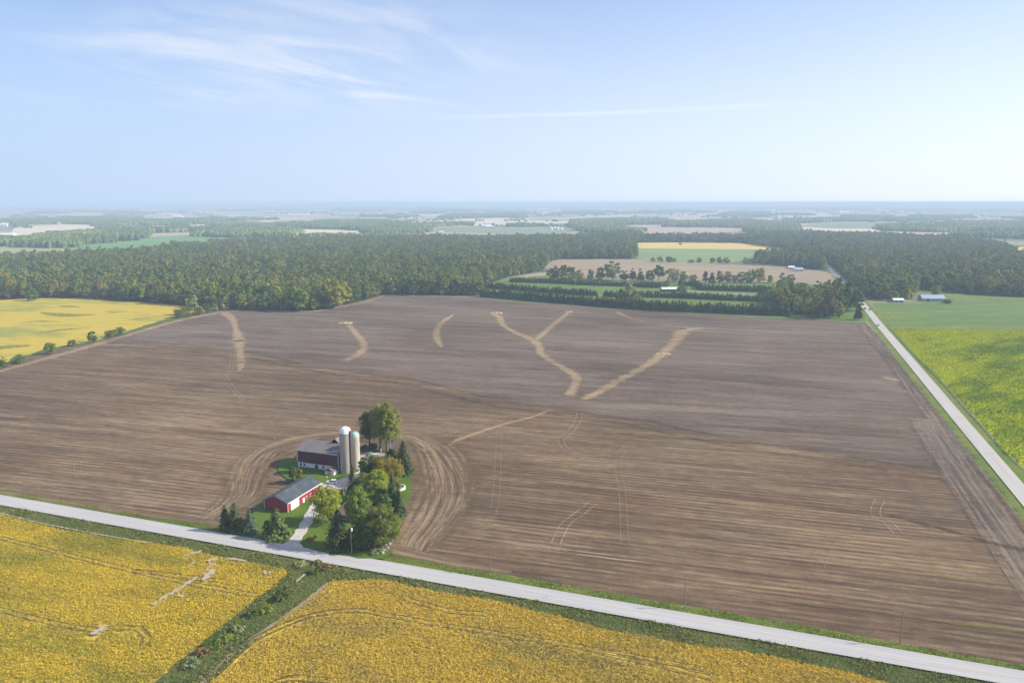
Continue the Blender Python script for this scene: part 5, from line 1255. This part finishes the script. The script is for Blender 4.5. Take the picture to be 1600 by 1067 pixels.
# bare tree
def bare_tree(px, pb, pt, label):
    h = HT(px, pb, pt); b = MB()
    def grow(p, d, L_, r, n):
        q = p + d * L_; b.tube([p, p.lerp(q, .5) + Vector((random.uniform(-.05,.05)*L_, random.uniform(-.05,.05)*L_, 0)), q], [r, r * .8, r * .6], 4, cap=False)
        if n: 
            for k in range(3): grow(q, (d + Vector((random.uniform(-.55,.55), random.uniform(-.55,.55), random.uniform(-.05,.3)))).normalized(), L_ * random.uniform(.6,.85), r * .6, n - 1)
    for a in (0, 2.1, 4.2): grow(Vector((0,0,0)), Vector((math.cos(a)*.25, math.sin(a)*.25, 1)).normalized(), h * .36, .13, 4)
    e = empty('bare_tree', G(px, pb), 0, label=label, cat='tree'); b.build('branches', M_palebark, e)
    MB().tube([(0,0,-.2),(0,0,.7)], [.26,.2], 6).build('trunk', M_palebark, e)
bare_tree(538, 775, 752, 'pale leafless tree with fanned branches behind the bungalow')
bare_tree(612, 706, 684, 'pale thin leafless tree beside the poplar trunks')
# flower bed ringed with stones
fb = empty('flower_bed', G(486, 845), 0, label='round flower bed ringed with pale stones on the front lawn', cat='flower bed')
for k in range(18):
    a = k * math.pi / 9; x, y = 2.3 * math.cos(a), 1.9 * math.sin(a); s_ = random.uniform(.22, .38)
    MB().lathe([(.01, -.05), (s_, .02), (s_ * .9, s_ * .8), (.01, s_ * 1.1)], 6, (x, y)).build('stone', M_stone, fb)
link('plants', crown_leaf('plants', 1.4, 1.9, .1, 26, 30, .28, L_orange, 'round'), fb); link('shrub', crown_leaf('shrub', 2.0, .8, .1, 10, 26, .25, L_dark, 'round'), fb).location = (1.2, 1.2, 0)
for px, py, lb in [(596,862,'grey-green shrub among rocks at the yard corner by the road'), (585,866,'low shrub beside the rocks at the yard corner'), (441,858,'x')][:2]:
    e = empty('roadside_shrub', G(px, py), 0, label=lb, cat='shrub', group='shrubs at the yard corner'); link('crown', crown_leaf('crown', 1.8, 2.0, .05, 20, 30, .3, L_grey, 'round'), e); MB().tube([(0,0,0),(0,0,.9)], [.1,.05], 5).build('stem', M_bark, e)
for k, (px, py) in enumerate([(603,854),(606,858),(600,861),(592,858),(598,866),(609,852),(588,862)]):
    s_ = random.uniform(.4, .7); o = MB().lathe([(.01, -.1), (s_, .05), (s_ * .85, s_ * .7), (.01, s_ * .95)], 7).build('boulder', M_stone, None, G(px, py) + Vector((0,0,.45)))
    tag(o, '%s pale boulder in the rock pile at the yard corner by the road' % ['third','fifth','fourth','second','first roadward','sixth','lowest'][k], 'boulder', 'rocks at the yard corner')
# shrubs of the ditch
for px, py, w_, h_, mat, lb in [(447,931,5.0,2.6,L_dark,'darkest bush in the ditch between the two yellow fields'),(436,938,4,2.2,L_dark,'dark bush just below the darkest ditch bush'),(505,889,4,1.8,L_rust,'brownish bush on the road bank above the ditch'),(490,896,4,1.8,L_dark,'dark bush on the road bank beside the brownish one'),(470,884,5,1.6,L_grey,'grey weedy bush beside the road above the ditch'),
    (415,955,5,1.6,L_mid,'green weedy bush in the upper ditch above its bend'),(395,962,4,2.0,L_dark,'dark bush in the ditch just above its bend'),(372,985,4,1.7,L_grey,'pale weedy bush at the ditch bend'),(330,1012,5,2.2,L_dark,'dark bush in the lower ditch beside the yellow field'),(318,1022,4,1.8,L_rust,'reddish bush in the lower ditch'),(352,1000,4,1.6,L_mid,'green bush in the lower ditch near its bend'),(300,1040,6,1.8,L_grey,'grey-green bush low in the ditch near its mouth'),(497,880,3,1.5,L_grey,'small grey bush right at the road edge')]:
    e = empty('ditch_bush', G(px, py), random.random(), label=lb, cat='bush', group='bushes along the ditch'); link('crown', crown_leaf('crown', h_, w_ / 2, .05, 22, 34, .32, mat, 'round'), e); MB().tube([(0,0,0),(0,0,h_*.5)], [.1,.05], 5).build('stem', M_bark, e)

# ------------------------------------------------------------------ standing crops, grass
def tuft(name, n, r, h, ls, mat, up=.8):
    a = rng.uniform(0, 6.283, n); q = r * np.sqrt(rng.random(n)); C = np.stack([q * np.cos(a), q * np.sin(a), rng.uniform(.25, 1, n) * h], 1)
    Nn = rng.normal(size=(n, 3)); Nn[:, 2] = np.abs(Nn[:, 2]) * up + .2
    v, f = quads(C, Nn, ls * rng.uniform(.7, 1.3, n)); return np_mesh(name, v, f, mat, tint=rng.uniform(0, 1, n))
GAPS = []
def seg_mask(P, pts, w):
    keep = np.ones(len(P), bool); Q = [np.array(G(*p)[:2]) for p in pts]
    for a, b in zip(Q[:-1], Q[1:]):
        d = b - a; L2 = d @ d + 1e-9; q = P[:, :2] - a; t = np.clip(q @ d / L2, 0, 1); keep &= np.hypot(*(q - t[:, None] * d).T) > w
    return keep
def offset_line(pts, off):
    P = [G(*p) for p in pts]; out = []
    for i in range(len(P)):
        d = (P[min(i+1, len(P)-1)] - P[max(i-1, 0)]).normalized(); q = P[i] + Vector((-d.y, d.x, 0)) * off; out.append(proj(q.x, q.y))
    return out
WGC = [[(-60,828),(0,842),(60,857),(120,872),(205,893),(290,912),(330,920),(400,932)], [(-60,944),(0,955),(70,972),(130,985),(180,983),(215,984),(230,998),(225,1010)], [(210,893),(240,897),(300,905),(345,909)]]
WGD = [[(330,1062),(400,1000),(480,965),(530,957),(560,955),(600,962),(700,980),(800,996),(900,1012),(1100,1048)], [(420,1075),(450,1062),(520,1066)], [(640,940),(700,956),(760,962)], [(930,1020),(1030,1042),(1110,1062)]]
BARE = [[(238,947),(262,932),(283,920),(309,903)], [(318,909),(326,899),(333,891)], [(322,890),(337,882)], [(325,879),(336,874)], [(291,871),(308,865),(316,861)], [(294,886),(304,880)], [(355,874),(385,879)], [(146,994),(154,987),(161,980)], [(278,931),(288,934)], [(413,893),(423,896)]]
VIS = [(-40, 700), (1640, 700), (1660, 1120), (-60, 1120)]
def crop(name, poly, mat, gaps, sp, h, ls, n=9, vis=VIS, bare=True):
    P = grid_points(gpoly(poly), sp); D = P[:, 1] * math.cos(PITCH) + (H) * math.sin(PITCH)
    X = CX + FPX * P[:, 0] / D; Y = CY + FPX * (H * math.cos(PITCH) - P[:, 1] * math.sin(PITCH)) / D
    P = P[(X > -40) & (X < 1640) & (Y < 1095)]
    for g in gaps:
        for s_ in (-1.0, 1.0): P = P[seg_mask(P, offset_line(g, s_), .42)]
    if bare:
        for g, w_ in zip(BARE, [.9, 1.2, .8, 1.3, 1.1, .7, .8, 2.0, .8, .7]): P = P[seg_mask(P, g, w_)]
    P = np.column_stack([P, np.full(len(P), 1.0)])
    print(name, len(P))
    return tag(scatter(name, P, [tuft(name + '_tuft_%d' % k, n, sp * .62, h, ls, mat) for k in range(5)], (.7, 1.25), z=.05), kind='stuff')
crop('yellow_soybean_plants', FC, M_soyC_l, WGC, .66, .5, .27, n=13)
crop('turning_soybean_plants', FD, M_soyD_l, WGD, .66, .48, .27, n=13, bare=False)
for g in WGC + WGD: crop_gap(g, 2.0, .7)
ribbon('worn_grass_path', [(512,912,2),(480,940,2.5),(430,975,2),(380,1010,2.5),(340,1045,3),(310,1075,3)], track_mat('dry_grass_path', (.30, .24, .15), .9), 0.45, step=2)
crop('lime_soybean_plants', FG, M_soyG, [], 1.35, .45, .55, n=10, bare=False)
SOUTH = [(-260,736),(0,790),(400,863),(800,933),(1200,1004),(1600,1077),(1700,1095),(1700,1130),(1450,1085),(1330,1052),(1200,1024),(1100,1010),(950,985),(860,960),(760,936),(680,925),(600,906),(519,907),(495,925),(450,958),(395,1005),(330,1064),(280,1120),(160,1120),(245,1062),(300,1015),(352,975),(395,940),(430,915),(449,897),(444,890),(400,880),(330,868),(290,857),(200,843),(100,829),(0,804),(-260,757)]
def grass(name, poly, mats, sp, h, ls, z=.05, n=8):
    P = grid_points(gpoly(poly), sp); D = P[:, 1] * math.cos(PITCH) + H * math.sin(PITCH); X = CX + FPX * P[:, 0] / D; P = P[(X > -40) & (X < 1640)]
    P = np.column_stack([P, .6 + .45 * np.clip(np.sin(P[:, 0] * .31 + 2 * np.sin(P[:, 1] * .17)) * .5 + .5, 0, 1)])
    print(name, len(P))
    tag(scatter(name, P, [tuft(name + '_tuft_%d' % k, n, sp * .7, h, ls, mats[k % len(mats)]) for k in range(6)], (.6, 1.3), z=z), kind='stuff')
grass('rough_grass', SOUTH, [M_rough_l, M_rough_l, M_verge_l], .72, .6, .28, n=11)
VN2 = [(x, y) for x, y in VN[:15]] + [(1600,1052),(1200,981),(800,912),(400,842),(0,772),(-300,722)]
grass('verge_grass', VN2, [M_verge_l, M_verge_l, M_verge_l], .72, .3, .24, n=9)
